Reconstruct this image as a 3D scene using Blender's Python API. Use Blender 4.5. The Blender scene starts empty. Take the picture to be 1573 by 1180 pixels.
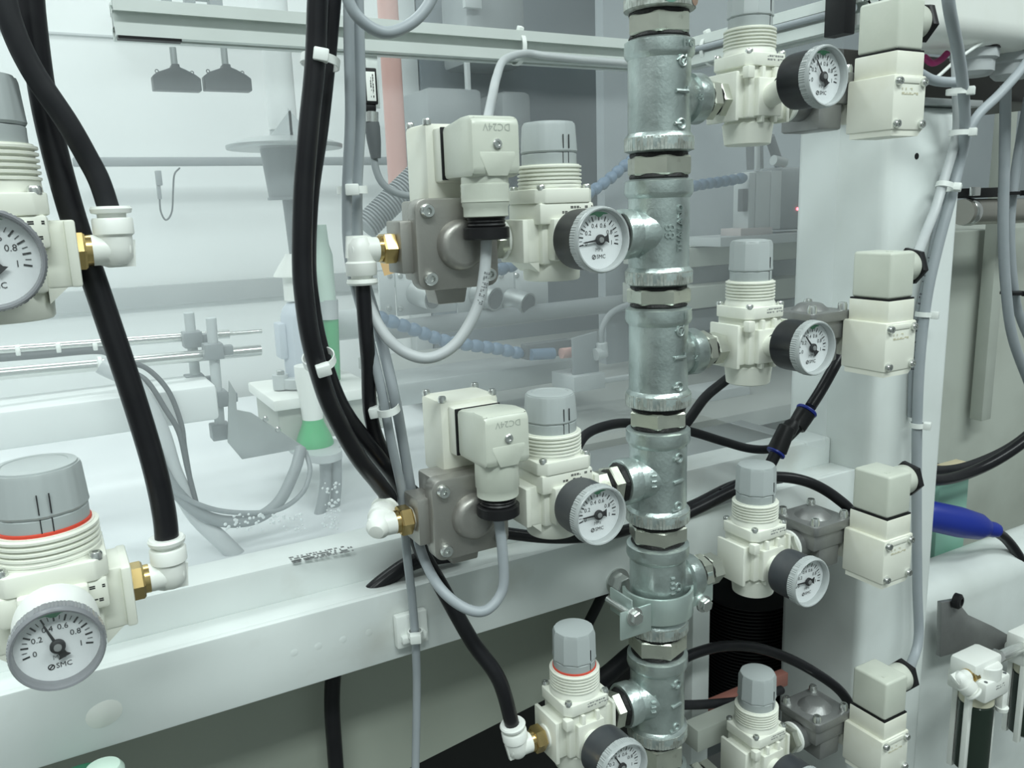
import bpy, bmesh, math, random
from mathutils import Vector, Matrix
random.seed(7)
SC = bpy.context.scene
COL = SC.collection
# ------------------------------------------------------------------ camera
F = 1280.0; TH = math.atan(.212); RO = .034; YAW = math.radians(29)
FH = Vector((math.sin(YAW), math.cos(YAW), 0)); R0 = Vector((math.cos(YAW), -math.sin(YAW), 0)); ZZ = Vector((0, 0, 1))
FWD = FH*math.cos(TH)-ZZ*math.sin(TH); U0 = FH*math.sin(TH)+ZZ*math.cos(TH)
RR = R0*math.cos(RO)-U0*math.sin(RO); UU = U0*math.cos(RO)+R0*math.sin(RO)
CAM = Vector((-.3675, -.4510, 1.350))
cd = bpy.data.cameras.new('camera'); co = bpy.data.objects.new('camera', cd); COL.objects.link(co)
cd.sensor_fit = 'HORIZONTAL'; cd.sensor_width = 36; cd.lens = 36*F/1573; cd.clip_start = .01; cd.clip_end = 50
m = Matrix((RR, UU, -FWD)).transposed().to_4x4(); m.translation = CAM; co.matrix_world = m
SC.camera = co
SC.view_settings.view_transform = 'Standard'; SC.view_settings.look = 'None'
SC.view_settings.exposure = .0; SC.view_settings.gamma = 1; SC.view_settings.use_curve_mapping = False
# ------------------------------------------------------------------ light
wd = bpy.data.worlds.new('hall_light'); SC.world = wd; wd.use_nodes = True
wd.node_tree.nodes['Background'].inputs[0].default_value = (.86, .96, .95, 1)
wd.node_tree.nodes['Background'].inputs[1].default_value = .36
def area(name, loc, sx, sy, power, rot=(0, 0, 0), col=(.90, 1, .98)):
    l = bpy.data.lights.new(name, 'AREA'); l.shape = 'RECTANGLE'; l.size = sx; l.size_y = sy; l.energy = power; l.color = col
    o = bpy.data.objects.new(name, l); COL.objects.link(o); o.location = loc; o.rotation_euler = rot; return o
area('ceiling_lamp', (-.7, -1.35, 2.8), 1.3, .3, 36)
area('ceiling_lamp', (.9, -1.0, 2.8), 1.3, .3, 24)
area('ceiling_lamp', (-1.7, -.3, 2.8), 1.3, .3, 16)
area('interior_fill', (-.45, .65, 2.3), .7, .25, 6)  # fill light added to brighten the interior, no real lamp
area('interior_fill', (.75, .62, 2.3), .5, .2, .8)  # weaker added fill for the right half of the interior

# ------------------------------------------------------------------ pixel (1573x1180 photo) to world
def ray(px, py): return FWD+RR*((px-786.5)/F)-UU*((py-590)/F)
def W(px, py, y):
    d = ray(px, py); return CAM+d*((y-CAM.y)/d.y)
def WX(px, py, x):
    d = ray(px, py); return CAM+d*((x-CAM.x)/d.x)
def WZ(px, py, z):
    d = ray(px, py); return CAM+d*((z-CAM.z)/d.z)

# ------------------------------------------------------------------ materials
MATS = {}
def mat(name, col, rough=.5, metal=0., var=None, vs=30., amt=.5, bump=0., bs=200., trans=0., emit=None, coat=0., dirt=None, dscale=12., damt=.5, lo=.45, hi=.7):
    if name in MATS: return MATS[name]
    mt = bpy.data.materials.new(name); mt.use_nodes = True; nt = mt.node_tree; b = nt.nodes['Principled BSDF']
    b.inputs['Base Color'].default_value = (*col, 1); b.inputs['Roughness'].default_value = rough; b.inputs['Metallic'].default_value = metal
    if coat: b.inputs['Coat Weight'].default_value = coat
    if trans: b.inputs['Transmission Weight'].default_value = trans
    if emit: b.inputs['Emission Color'].default_value = (*emit[:3], 1); b.inputs['Emission Strength'].default_value = emit[3]
    tc = nt.nodes.new('ShaderNodeTexCoord')
    src = None
    def noise(sc, det=4):
        n = nt.nodes.new('ShaderNodeTexNoise'); n.inputs['Scale'].default_value = sc; n.inputs['Detail'].default_value = det
        nt.links.new(tc.outputs['Object'], n.inputs['Vector']); return n
    def ramp(n, a, c):
        r = nt.nodes.new('ShaderNodeMapRange'); r.inputs[1].default_value = a; r.inputs[2].default_value = c
        nt.links.new(n.outputs[0], r.inputs[0]); return r
    def mix(fac, a, c, k):
        mx = nt.nodes.new('ShaderNodeMix'); mx.data_type = 'RGBA'
        mu = nt.nodes.new('ShaderNodeMath'); mu.operation = 'MULTIPLY'; mu.inputs[1].default_value = k
        nt.links.new(fac.outputs[0], mu.inputs[0]); nt.links.new(mu.outputs[0], mx.inputs[0])
        if isinstance(a, tuple): mx.inputs[6].default_value = (*a, 1)
        else: nt.links.new(a, mx.inputs[6])
        mx.inputs[7].default_value = (*c, 1); return mx.outputs[2]
    c = col
    if var: c = mix(ramp(noise(vs), .35, .65), c, var, amt)
    if dirt: c = mix(ramp(noise(dscale, 8), lo, hi), c, dirt, damt)
    if not isinstance(c, tuple): nt.links.new(c, b.inputs['Base Color'])
    if bump:
        bp = nt.nodes.new('ShaderNodeBump'); bp.inputs['Strength'].default_value = bump; bp.inputs['Distance'].default_value = .001
        nt.links.new(noise(bs).outputs[0], bp.inputs['Height']); nt.links.new(bp.outputs[0], b.inputs['Normal'])
    MATS[name] = mt; return mt
cream = mat('cream_plastic', (.80, .815, .73), .42, dirt=(.62, .62, .50), dscale=40, damt=.25)
creamw = mat('white_plastic', (.86, .88, .84), .38, dirt=(.7, .7, .6), dscale=30, damt=.15)
coilm = mat('coil_resin', (.80, .81, .72), .5, dirt=(.60, .58, .42), dscale=28, damt=.35)
frost = mat('frosted_plastic', (.70, .73, .64), .3, trans=.12, bump=.08, bs=300, var=(.62, .66, .57), vs=40)
knobm = mat('grey_knob', (.40, .435, .435), .42)
galv = mat('galvanised_iron', (.56, .635, .615), .32, .78, var=(.31, .36, .35), vs=34, amt=.8, bump=.28, bs=420, dirt=(.20, .21, .18), dscale=70, damt=.5, lo=.58, hi=.72)
galvw = mat('worn_band_zinc', (.60, .64, .60), .42, .6, var=(.34, .35, .32), vs=160, amt=.8, bump=.3, bs=380, dirt=(.16, .16, .13), dscale=120, damt=.6, lo=.55, hi=.7)
zinc = mat('zinc_nipple', (.58, .60, .52), .3, .75, var=(.44, .46, .40), vs=60, dirt=(.14, .13, .09), dscale=90, damt=.5, lo=.58, hi=.7)
tape = mat('black_thread_sealant', (.012, .012, .012), .45, bump=.6, bs=500)
steel = mat('bolt_steel', (.66, .68, .66), .24, .9)
valvm = mat('cast_valve_metal', (.40, .39, .36), .42, .7, var=(.33, .32, .30), vs=35, bump=.12, bs=600)
valvd = mat('dark_valve_metal', (.30, .305, .30), .42, .65, var=(.23, .23, .23), vs=50, bump=.15, bs=600)
brass = mat('brass', (.62, .46, .20), .25, .95, var=(.45, .33, .15), vs=80)
hosem = mat('black_hose', (.010, .010, .012), .30, var=(.02, .02, .022), vs=40)
hosed = mat('black_matt_hose', (.016, .017, .020), .5, var=(.03, .03, .032), vs=60)
greyc = mat('grey_cable', (.33, .365, .39), .45, var=(.38, .41, .43), vs=50)
greyl = mat('light_grey_cable', (.46, .49, .50), .45, var=(.52, .54, .54), vs=50)
tiem = mat('nylon_tie', (.80, .83, .80), .4)
blackp = mat('black_plastic', (.012, .012, .013), .4)
gaugeb = mat('gauge_case_black', (.014, .015, .018), .35)
gaugeg = mat('gauge_case_charcoal', (.045, .05, .058), .4, var=(.09, .09, .09), vs=60, amt=.4)
gaugew = mat('gauge_case_white', (.88, .90, .88), .35)
bezm = mat('clear_bezel', (.62, .66, .66), .18, 0, trans=.35)
bezd = mat('grey_bezel', (.30, .31, .33), .25, 0, trans=.3)
dialm = mat('dial_white', (.84, .87, .88), .5)
ink = mat('black_print', (.012, .012, .014), .6)
inkg = mat('grey_print', (.25, .26, .26), .6)
inkc = mat('moulded_print', (.42, .45, .40), .5)
redm = mat('red_ring', (.62, .06, .03), .5)
greenm = mat('green_marker', (.05, .30, .14), .5)
alum = mat('anodised_aluminium', (.70, .745, .72), .38, .25, var=(.62, .66, .63), vs=20)
paint = mat('white_painted_steel', (.74, .785, .77), .45, dirt=(.50, .53, .50), dscale=7, damt=.55, lo=.42, hi=.72, bump=.03, bs=90)
paintb = mat('white_painted_beam', (.78, .825, .81), .42, var=(.68, .72, .71), vs=9, amt=.7, dirt=(.45, .43, .36), dscale=16, damt=.35, lo=.56, hi=.75)
wallw = mat('enclosure_white', (.80, .83, .82), .5, var=(.72, .75, .75), vs=3, amt=.6)
bedw = mat('bed_white', (.82, .85, .86), .5, var=(.68, .71, .73), vs=5, amt=.7)
wallg = mat('hazed_grey_panel', (.15, .18, .205), .5, var=(.22, .25, .27), vs=4, amt=.8)
midg = mat('machine_grey', (.25, .275, .285), .45, var=(.32, .345, .35), vs=12)
ltg = mat('machine_light_grey', (.52, .555, .56), .45, var=(.44, .47, .475), vs=12)
dkg = mat('machine_dark_grey', (.10, .11, .115), .5)
stn = mat('stainless_sheet', (.50, .53, .53), .35, .6, var=(.42, .45, .45), vs=9)
sheetg = mat('grey_green_panel', (.37, .40, .34), .55, var=(.32, .35, .30), vs=6)  # the sheet panel's own grey green
cabg = mat('cabinet_beige', (.46, .49, .44), .5, dirt=(.30, .31, .27), dscale=8, damt=.4)
salmon = mat('salmon_pipe', (.62, .36, .32), .45)
greenp = mat('green_plastic', (.05, .42, .15), .35)
greenl = mat('pale_green_plastic', (.62, .78, .68), .4)
bluep = mat('blue_plastic', (.012, .03, .28), .38)
blueh = mat('coolant_hose_blue', (.13, .20, .29), .45)
teal = mat('teal_plastic', (.28, .52, .42), .5)
magen = mat('magenta_wire', (.32, .015, .12), .5)
yellw = mat('pale_label', (.70, .62, .42), .5)
orange = mat('amber_label', (.75, .42, .10), .5)
bowlm = mat('smoked_bowl', (.02, .035, .025), .12, trans=.2)
ledm = mat('red_led', (.9, .1, .1), .4, emit=(1, .12, .15, 6))
for m_ in (hosem, hosed, blackp, gaugeb, tape): m_.node_tree.nodes['Principled BSDF'].inputs['Specular IOR Level'].default_value = .28
lensm = None
def mk_glass(name, tint, fac, noise_amt=0, scale=3):
    mt = bpy.data.materials.new(name); mt.use_nodes = True; nt = mt.node_tree
    for n in list(nt.nodes): nt.nodes.remove(n)
    o = nt.nodes.new('ShaderNodeOutputMaterial'); tr = nt.nodes.new('ShaderNodeBsdfTransparent')
    mx = nt.nodes.new('ShaderNodeMixShader')
    if noise_amt:
        df = nt.nodes.new('ShaderNodeBsdfDiffuse'); df.inputs[0].default_value = (*tint, 1)
        tc = nt.nodes.new('ShaderNodeTexCoord'); nz = nt.nodes.new('ShaderNodeTexNoise'); nz.inputs['Scale'].default_value = scale; nz.inputs['Detail'].default_value = 6
        nt.links.new(tc.outputs['Object'], nz.inputs['Vector'])
        r = nt.nodes.new('ShaderNodeMapRange'); r.inputs[1].default_value = .3; r.inputs[2].default_value = .75; r.inputs[3].default_value = fac-noise_amt; r.inputs[4].default_value = fac+noise_amt
        nt.links.new(nz.outputs[0], r.inputs[0]); nt.links.new(r.outputs[0], mx.inputs[0])
    else:
        df = nt.nodes.new('ShaderNodeBsdfGlossy'); df.inputs[0].default_value = (*tint, 1); df.inputs['Roughness'].default_value = .05
        mx.inputs[0].default_value = fac
    nt.links.new(tr.outputs[0], mx.inputs[1]); nt.links.new(df.outputs[0], mx.inputs[2]); nt.links.new(mx.outputs[0], o.inputs[0])
    MATS[name] = mt; return mt
lensm = mk_glass('gauge_lens', (1, 1, 1), .05)
panem = mk_glass('misted_acrylic', (.86, .91, .93), .105, .055, 2.2)
dropm = mat('water_film', (.72, .76, .77), .2, bump=.5, bs=300)

# ------------------------------------------------------------------ mesh builder
def frame(d):
    d = Vector(d).normalized(); a = Vector((0, 0, 1)) if abs(d.z) < .9 else Vector((1, 0, 0))
    u = a.cross(d).normalized(); return d, u, d.cross(u)
class MB:
    def __init__(s): s.v = []; s.f = []
    def add(s, vs, fs):
        o = len(s.v); s.v += [tuple(v) for v in vs]; s.f += [tuple(i+o for i in f) for f in fs]; return s
    def bm(s, b, mtx=None):
        b.verts.index_update(); return s.add([(mtx @ v.co if mtx else v.co) for v in b.verts], [[v.index for v in f.verts] for f in b.faces])
    def box(s, x0, x1, y0, y1, z0, z1, b=0, seg=2, mtx=None):
        if x0 > x1: x0, x1 = x1, x0
        if y0 > y1: y0, y1 = y1, y0
        if z0 > z1: z0, z1 = z1, z0
        q = bmesh.new(); bmesh.ops.create_cube(q, size=1)
        for v in q.verts: v.co = Vector(((x0+x1)/2+v.co.x*(x1-x0), (y0+y1)/2+v.co.y*(y1-y0), (z0+z1)/2+v.co.z*(z1-z0)))
        if b: bmesh.ops.bevel(q, geom=list(q.edges), offset=min(b, (x1-x0)*.49, (y1-y0)*.49, (z1-z0)*.49), segments=seg, affect='EDGES', profile=.5)
        s.bm(q, mtx); q.free(); return s
    def lathe(s, prof, o=(0, 0, 0), ax=(0, 0, 1), n=32, rot=0., flat=None, cap=True):
        d, u, w = frame(ax); o = Vector(o); vs = []; fs = []; rings = []
        for r, h in prof:
            if r < 1e-7: rings.append([len(vs)]); vs.append(o+d*h)
            else:
                rings.append(list(range(len(vs), len(vs)+n)))
                for i in range(n):
                    a = 2*math.pi*i/n+rot; k = r*(flat(a) if flat else 1)
                    vs.append(o+d*h+u*(math.cos(a)*k)+w*(math.sin(a)*k))
        for A, B in zip(rings, rings[1:]):
            for i in range(n):
                j = (i+1) % n
                if len(A) == 1 and len(B) == 1: break
                if len(A) == 1: fs.append((A[0], B[i], B[j])) if False else fs.append((A[0], B[j], B[i])[::-1])
                elif len(B) == 1: fs.append((A[i], A[j], B[0]))
                else: fs.append((A[i], A[j], B[j], B[i]))
        if cap and len(rings[0]) > 1: fs.append(tuple(reversed(rings[0])))
        if cap and len(rings[-1]) > 1: fs.append(tuple(rings[-1]))
        return s.add(vs, fs)
    def cyl(s, p0, p1, r, r1=None, n=24, rot=0., b=0):
        p0 = Vector(p0); p1 = Vector(p1); L = (p1-p0).length; r1 = r if r1 is None else r1
        pr = [(r-b, 0), (r, b), (r1, L-b), (r1-b, L)] if b else [(r, 0), (r1, L)]
        return s.lathe(pr, p0, p1-p0, n, rot)
    def hexa(s, p0, p1, af, rot=0., b=.0008): return s.cyl(p0, p1, af/2/math.cos(math.pi/6), n=6, rot=rot, b=b)
    def tube(s, pts, r, n=12, cap=True):
        pts = [Vector(p) for p in pts]; N = len(pts); vs = []; fs = []
        d, u, w = frame(pts[1]-pts[0])
        for i, p in enumerate(pts):
            t = (pts[min(i+1, N-1)]-pts[max(i-1, 0)]).normalized()
            u = (u-t*u.dot(t)).normalized(); w = t.cross(u)
            rr = r[i] if isinstance(r, (list, tuple)) else r
            for k in range(n):
                a = 2*math.pi*k/n; vs.append(p+u*(math.cos(a)*rr)+w*(math.sin(a)*rr))
        for i in range(N-1):
            for k in range(n):
                j = (k+1) % n; fs.append((i*n+k, i*n+j, (i+1)*n+j, (i+1)*n+k))
        if cap: fs.append(tuple(range(n-1, -1, -1))); fs.append(tuple(range((N-1)*n, N*n)))
        return s.add(vs, fs)
    def prism(s, poly, o, eu, ev, ew, h, b=0):
        """poly in (eu,ev) plane from o, extruded by h along ew"""
        o = Vector(o); eu = Vector(eu); ev = Vector(ev); ew = Vector(ew); n = len(poly)
        q = bmesh.new(); A = [q.verts.new(o+eu*x+ev*y) for x, y in poly]; B = [q.verts.new(v.co+ew*h) for v in A]
        q.faces.new(A[::-1]); q.faces.new(B)
        for i in range(n): q.faces.new((A[i], A[(i+1) % n], B[(i+1) % n], B[i]))
        bmesh.ops.recalc_face_normals(q, faces=q.faces)
        if b: bmesh.ops.bevel(q, geom=list(q.edges), offset=b, segments=2, affect='EDGES', profile=.5)
        s.bm(q); q.free(); return s
    def mesh(s, name, mt, smooth=True, ang=38):
        me = bpy.data.meshes.new(name); me.from_pydata([tuple(v) for v in s.v], [], s.f); me.validate()
        b = bmesh.new(); b.from_mesh(me); bmesh.ops.recalc_face_normals(b, faces=b.faces); b.to_mesh(me); b.free()
        me.materials.append(mt)
        if smooth: me.shade_smooth(); me.set_sharp_from_angle(angle=math.radians(ang))
        return me
def link(name, me, parent=None, loc=None):
    o = bpy.data.objects.new(name, me); COL.objects.link(o)
    if parent: o.parent = parent
    if loc is not None: o.location = loc
    return o
CACHE = {}
def part(name, parent, mt, fn, key=None, ang=38, label=None):
    if key and key in CACHE: me = CACHE[key]
    else:
        q = MB(); fn(q); me = q.mesh(name, mt, ang=ang)
        if key: CACHE[key] = me
    if key and me.materials[0] != mt:
        k2 = key+'|'+mt.name
        if k2 not in CACHE: CACHE[k2] = me.copy(); CACHE[k2].materials[0] = mt
        me = CACHE[k2]
    o = link(name, me, parent)
    if label: o['label'] = label
    return o
def thing(name, label, cat, loc, group=None, rz=0, sc=1):
    o = bpy.data.objects.new(name, None); COL.objects.link(o); o.empty_display_size = .02
    o.location = loc; o.rotation_euler = (0, 0, rz); o.scale = (sc,)*3; o['label'] = label; o['category'] = cat
    if group: o['group'] = group
    return o
def solo(name, mb, mt, label=None, cat=None, group=None, kind=None, ang=38):
    """one mesh thing, vertices given in world space, origin moved to its base"""
    xs, ys, zs = zip(*[tuple(v) for v in mb.v]); o = Vector(((min(xs)+max(xs))/2, (min(ys)+max(ys))/2, min(zs)))
    mb.v = [tuple(Vector(v)-o) for v in mb.v]
    ob = link(name, mb.mesh(name, mt, ang=ang), None, o)
    if kind: ob['kind'] = kind
    if label: ob['label'] = label
    if cat: ob['category'] = cat
    if group: ob['group'] = group
    return ob
def rootat(name, label, cat, p, group=None): return thing(name, label, cat, p, group)
def wpart(name, root, mt, fn, ang=38, label=None):
    """part whose vertices are given in world space"""
    q = MB(); fn(q); L = root.location; q.v = [tuple(Vector(v)-L) for v in q.v]
    o = link(name, q.mesh(name, mt, ang=ang), root)
    if label: o['label'] = label
    return o
def struct(name, mb, mt, label=None, **k):
    o = solo(name, mb, mt, kind='structure', **k)
    if label: o['label'] = label
    return o
def spline(pts, k=10):
    P = [Vector(p) for p in pts]; P = [P[0]*2-P[1]]+P+[P[-1]*2-P[-2]]; out = []
    for i in range(1, len(P)-2):
        a, b, c, d = P[i-1:i+3]
        for j in range(k):
            t = j/k; out.append(.5*((2*b)+(c-a)*t+(2*a-5*b+4*c-d)*t*t+(3*b-a-3*c+d)*t**3))
    out.append(P[-2]); return out
def pxs(pts): return [W(*p) for p in pts]
def text_data(s, size, align='CENTER'):
    cu = bpy.data.curves.new('t', 'FONT'); cu.body = s; cu.size = size; cu.align_x = align; cu.align_y = 'CENTER'; cu.resolution_u = 2
    o = bpy.data.objects.new('t', cu); COL.objects.link(o)
    me = o.to_mesh(); vs = [v.co.copy() for v in me.vertices]; fs = [list(p.vertices) for p in me.polygons]
    o.to_mesh_clear(); bpy.data.objects.remove(o); bpy.data.curves.remove(cu); return vs, fs
def put_text(mb, s, size, o, eu, ev, thick=0., align='CENTER', bold=0.):
    vs, fs = text_data(s, size, align); o = Vector(o); eu = Vector(eu); ev = Vector(ev); n = eu.cross(ev)
    mb.add([o+eu*v.x+ev*v.y for v in vs], fs)
    if thick:   # raised lettering: side walls are left to a lower copy ring
        mb.add([o+eu*v.x+ev*v.y-n*thick for v in vs], [f[::-1] for f in fs])
        ed = {}
        for f in fs:
            for a, b in zip(f, f[1:]+f[:1]): ed[(a, b)] = 1
        N = len(vs); base = len(mb.v)-2*N
        for (a, b) in ed:
            if (b, a) not in ed: mb.f.append((base+a, base+N+a, base+N+b, base+b))
def pbox(q, x0, y0, x1, y1, yy, dep, b=.001):
    mx, my = (x0+x1)/2, (y0+y1)/2
    q.box(W(x0, my, yy).x, W(x1, my, yy).x, yy, yy+dep, W(mx, y1, yy).z, W(mx, y0, yy).z, b)
def S(px, yy, py=400): return (W(px, py, yy)-CAM).dot(FWD)/F      # metres per pixel there
X, Y, Z = Vector((1, 0, 0)), Vector((0, 1, 0)), Vector((0, 0, 1))

# ================================================================== THE SETTING
q = MB(); q.box(-4, 4, -3, 3, -.02, 0); struct('floor', q, mat('floor_concrete', (.16, .17, .16), .6, var=(.12, .13, .12), vs=4))
q = MB(); q.box(-4, 4, -2.6, -2.55, 0, 3.2); struct('wall_unseen', q, mat('unseen_wall_grey', (.46, .49, .49), .6, var=(.40, .43, .43), vs=2))  # unseen, added behind the camera to block front light and darken reflections
q = MB(); q.box(-1.6, .62, 1.02, 1.05, .6, 2.35); wb = struct('wall_back', q, wallw)
x1 = W(646, 200, 1.0).x
q = MB(); q.box(x1, 2.6, .985, 1.015, .6, 2.35); struct('wall_grey_panel', q, wallg)
x0 = W(618, 200, 1.0).x
q = MB(); q.box(x0, x1-.002, .99, 1.018, .6, 2.35, .002); struct('trim_1', q, ltg)
q = MB(); a = W(0, 46, 1.02); q.box(-1.6, x0-.003, 1.0165, 1.02, a.z-.0015, a.z+.0015); struct('trim_2', q, ltg)
a = W(235, 439, 1.015); b = W(235, 471, 1.015); q = MB(); q.box(-1.6, x1, 1.008, 1.02, b.z, a.z, .001); struct('trim_3', q, mat('grey_stripe', (.40, .43, .43), .5, var=(.50, .52, .52), vs=6))
q = MB(); q.box(-1.25, .43, .125, .98, 1.035, 1.05); struct('machine_bed', q, bedw)
# misted acrylic panes between the frame members
q = MB(); q.box(-1.25, .232, .279, .283, 1.05, 2.2); o = struct('window_1', q, panem); o['label'] = 'misted clear acrylic pane behind the vertical pipe'
q = MB(); q.box(.243, .247, .06, .279, 1.12, 2.2); o = struct('window_2', q, panem); o['label'] = 'misted clear acrylic side pane at the corner'

# ------------------------------------------------------------------ frame beams
def beam_thing(name, label, cat, fn, mt, extra=None):
    q = MB(); fn(q); return solo(name, q, mt, label, cat)
lb = rootat('angle_bar', 'white painted flat angle bar carrying the pipe clamp, lower of two beams', 'beam', (-.3, .05, 1.047))
wpart('front_leg', lb, paintb, lambda q: q.box(-1.1, .279, .050, .056, 1.047, 1.097, .0012))
wpart('top_edge', lb, paintb, lambda q: q.box(-1.1, .279, .0505, .0800, 1.0905, 1.0965, .0012))
def paintdab(q):
    p = W(160, 1097, .0499); q.lathe([(.0085, -.0006), (.009, 0), (.004, .0012), (0, .0013)], p, (0, -1, 0), 20, flat=lambda a: 1+.12*math.sin(2*a+1))
wpart('paint_dab', lb, creamw, paintdab, label='white round dab of paint')
for px, py in ((452, 1003), (489, 993), (527, 983), (567, 972)):
    wpart('dimple', lb, paintb, lambda q: q.lathe([(.0026, 0), (.0022, .0001), (0, .00013)], W(px, py, .05), (0, -1, 0), 14))
ub = rootat('box_beam', 'white painted box beam with faded black print on its top', 'beam', (-.3, .1, 1.05))
yb = WZ(290, 868, 1.122).y
wpart('tube', ub, paintb, lambda q: q.box(-1.1, .279, .080, yb, 1.05, 1.122, .003))
def faded(q):
    random.seed(3)
    for i in range(46):
        t = i/45; p = WZ(446+t*92, 858-t*19, 1.1222)
        for k in range(4):
            if random.random() < .7-.35*t+.1*(k == 1):
                y = p.y+(.5-k)*.0032; q.box(p.x-.0006, p.x+random.uniform(.0002, .0009), y-.001, y+.0008, 1.1220, 1.1223)
wpart('faded_print', ub, inkg, faded, label='worn illegible black print')
lp = MB(); a = W(560, 1215, .12); b = W(985, 1000, .12); lp.prism([(-1.1, 1.06), (-1.1, .35), (a.x, .35), (a.x, a.z), (b.x, b.z), (b.x, 1.06)], (0, .12, 0), X, Z, Y, .006); solo('lower_panel', lp, sheetg, 'plain grey green sheet panel under the white angle bar', 'panel')

# aluminium profiles
def slot_poly(S):
    h = S/2; s_ = .004*S/.025; d = .0075*S/.025; w_ = .0065*S/.025; l = .002*S/.025
    P = []
    for k in range(4):
        c = [(-h, -h), (-s_, -h), (-s_, -h+l), (-w_, -h+l), (-w_, -h+d), (w_, -h+d), (w_, -h+l), (s_, -h+l), (s_, -h)]
        a = k*math.pi/2
        P += [(x*math.cos(a)-y*math.sin(a), x*math.sin(a)+y*math.cos(a)) for x, y in c]
    return P
p = rootat('aluminium_profile', 'long slotted aluminium profile running behind the hoses at the top', 'profile', (-.05, .265, 1.482))
xl = W(176, 30, .252).x
wpart('extrusion', p, alum, lambda q: q.prism(slot_poly(.026), (xl, .265, 1.4955), Y, Z, X, .245-xl))
wpart('end_plug', p, blackp, lambda q: q.box(xl+.001, xl+.045, .2525, .262, 1.4805, 1.4826), label='black strip under the end')
p2 = rootat('aluminium_profile', 'short slotted aluminium profile meeting the corner behind the vertical pipe at right', 'profile', (.235, .14, 1.482))
wpart('extrusion', p2, alum, lambda q: q.prism(slot_poly(.026), (.236, .025, 1.4955), X, Z, Y, .222))
wpart('slot_cable', p2, greyc, lambda q: q.tube([(.2215, .03, 1.496), (.2215, .24, 1.496)], .0028), label='grey cable lying in the slot')

# right column
col_ = rootat('machine_column', 'broad white painted steel column behind the right solenoid valves', 'column', (.33, .085, .3))
def colfn(q):
    q.box(.279, .386, .035, .137, .30, 1.425, .009, 3)
wpart('post', col_, paint, colfn)
wpart('hole', col_, blackp, lambda q: q.lathe([(.0028, -.0004), (.0028, .0003)], W(1408, 240, .035), (0, -1, 0), 16), label='small black drilled hole')
wpart('cap_plate', col_, stn, lambda q: q.box(.262, .40, .03, .16, 1.4252, 1.431, .001))

# ================================================================== PIPE MANIFOLD
man = rootat('pipe_manifold', 'vertical galvanised pipe of stacked threaded tees and hex nipples', 'pipe', (0, 0, .85))
ML = Vector((0, 0, .85))
def tee_fn(side, L=.0705):
    def fn(q):
        h = L/2; r = .0205; rb = .0226
        q.lathe([(rb-.003, -h), (rb, -h+.0015), (rb+.0003, -h+.0085), (rb-.0004, -h+.0105), (r, -h+.0125), (r, h-.0125), (rb-.0004, h-.0105), (rb+.0003, h-.0085), (rb, h-.0015), (rb-.003, h)], n=48)
        q.lathe([(.0185, .004), (.0170, .014), (.0148, .0205), (.0142, .0225), (.0162, .0240), (.0166, .0325), (.0158, .034)], (0, 0, 0), (side, 0, 0), 36)
    return fn
def band_fn(L=.0705):
    def fn(q):
        h = L/2
        for i in range(64):     # knurled worn bead of the lower rim
            a = 2*math.pi*i/64; r = .0226+random.uniform(-.0001, .0003)
            c = Vector((math.cos(a)*r, math.sin(a)*r, -h+.0055)); t = Vector((-math.sin(a), math.cos(a), 0)); e = Vector((math.cos(a), math.sin(a), 0))
            q.prism([(-.0009, -.0042), (.0009, -.0042), (.0009, .0042), (-.0009, .0042)], c-e*.0008, t, Z, e, .0009)
    return fn
def ringmark(q, c, r, ax, th=.0009): 
    d, u, w = frame(ax); q.tube([Vector(c)+u*(math.cos(a)*r)+w*(math.sin(a)*r) for a in [2*math.pi*i/14 for i in range(15)]], th, 6)
def emb_fn(kind):
    def fn(q):
        def pt(ang, z, r=.0207): a = math.radians(ang); return Vector((math.cos(a)*r, math.sin(a)*r, z)), Vector((-math.sin(a), math.cos(a), 0)), Vector((math.cos(a), math.sin(a), 0))
        if kind in (0, 1):
            c, t, e = pt(276, .0195); ringmark(q, c, .0030, e); q.tube([c-t*.0045+Z*.001, c+Z*-.0018, c+t*.003+Z*.004], .0008, 6)
            c, t, e = pt(274, -.0185); ringmark(q, c, .0030, e); q.tube([c-t*.006, c-t*.001], .0012, 6)
            c, t, e = pt(274, .0015); q.tube([c-t*.0052, c+t*.0052], .0014, 8); q.tube([c+t*.0048-Z*.0004, c+t*.0056+Z*.003], .0010, 6)
            put_text(q, 'FIG' if kind == 0 else 'F', .0068, pt(282, .0300, .0236)[0], pt(282, 0)[1], Z, .0006)
            put_text(q, '05' if kind == 0 else 'IN', .0052, Vector((.021, -.0167, -.001)), Vector((0, 0, 1)), Vector((-1, 0, 0)), .0006)
        if kind == 2:
            c, t, e = pt(272, .003, .0217); put_text(q, 'THAILAND', .0062, c, Z, -t, .0012)
            c, t, e = pt(252, .001, .0215); put_text(q, '88', .0100, c, Z, -t, .0012)
        if kind == 3:
            c, t, e = pt(276, .0165); ringmark(q, c, .0030, e); q.tube([c-t*.0055, c-t*.001], .0012, 6)
            c, t, e = pt(274, -.001); q.tube([c-t*.0045, c+t*.0045-Z*-.001], .0013, 8)
            c, t, e = pt(274, -.0185); ringmark(q, c, .0026, e); q.tube([c-t*.0055-Z*.003, c+t*.001-Z*.003], .0010, 6)
            for z in (.006, .002, -.002): q.tube([Vector((-.0185, -.0160, z)), Vector((-.0150, -.0172, z))], .0009, 6)
        if kind == 4:
            for z in (.014, .010, .006, .002): q.tube([pt(262, z)[0]-pt(262, z)[1]*.0016, pt(262, z)[0]+pt(262, z)[1]*.0016], .0010, 6)
            c, t, e = pt(276, .006); ringmark(q, c, .0028, e)
    return fn
tops = [62, 275, 470, 655, 830, 998, 1165]
TZ = []
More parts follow.
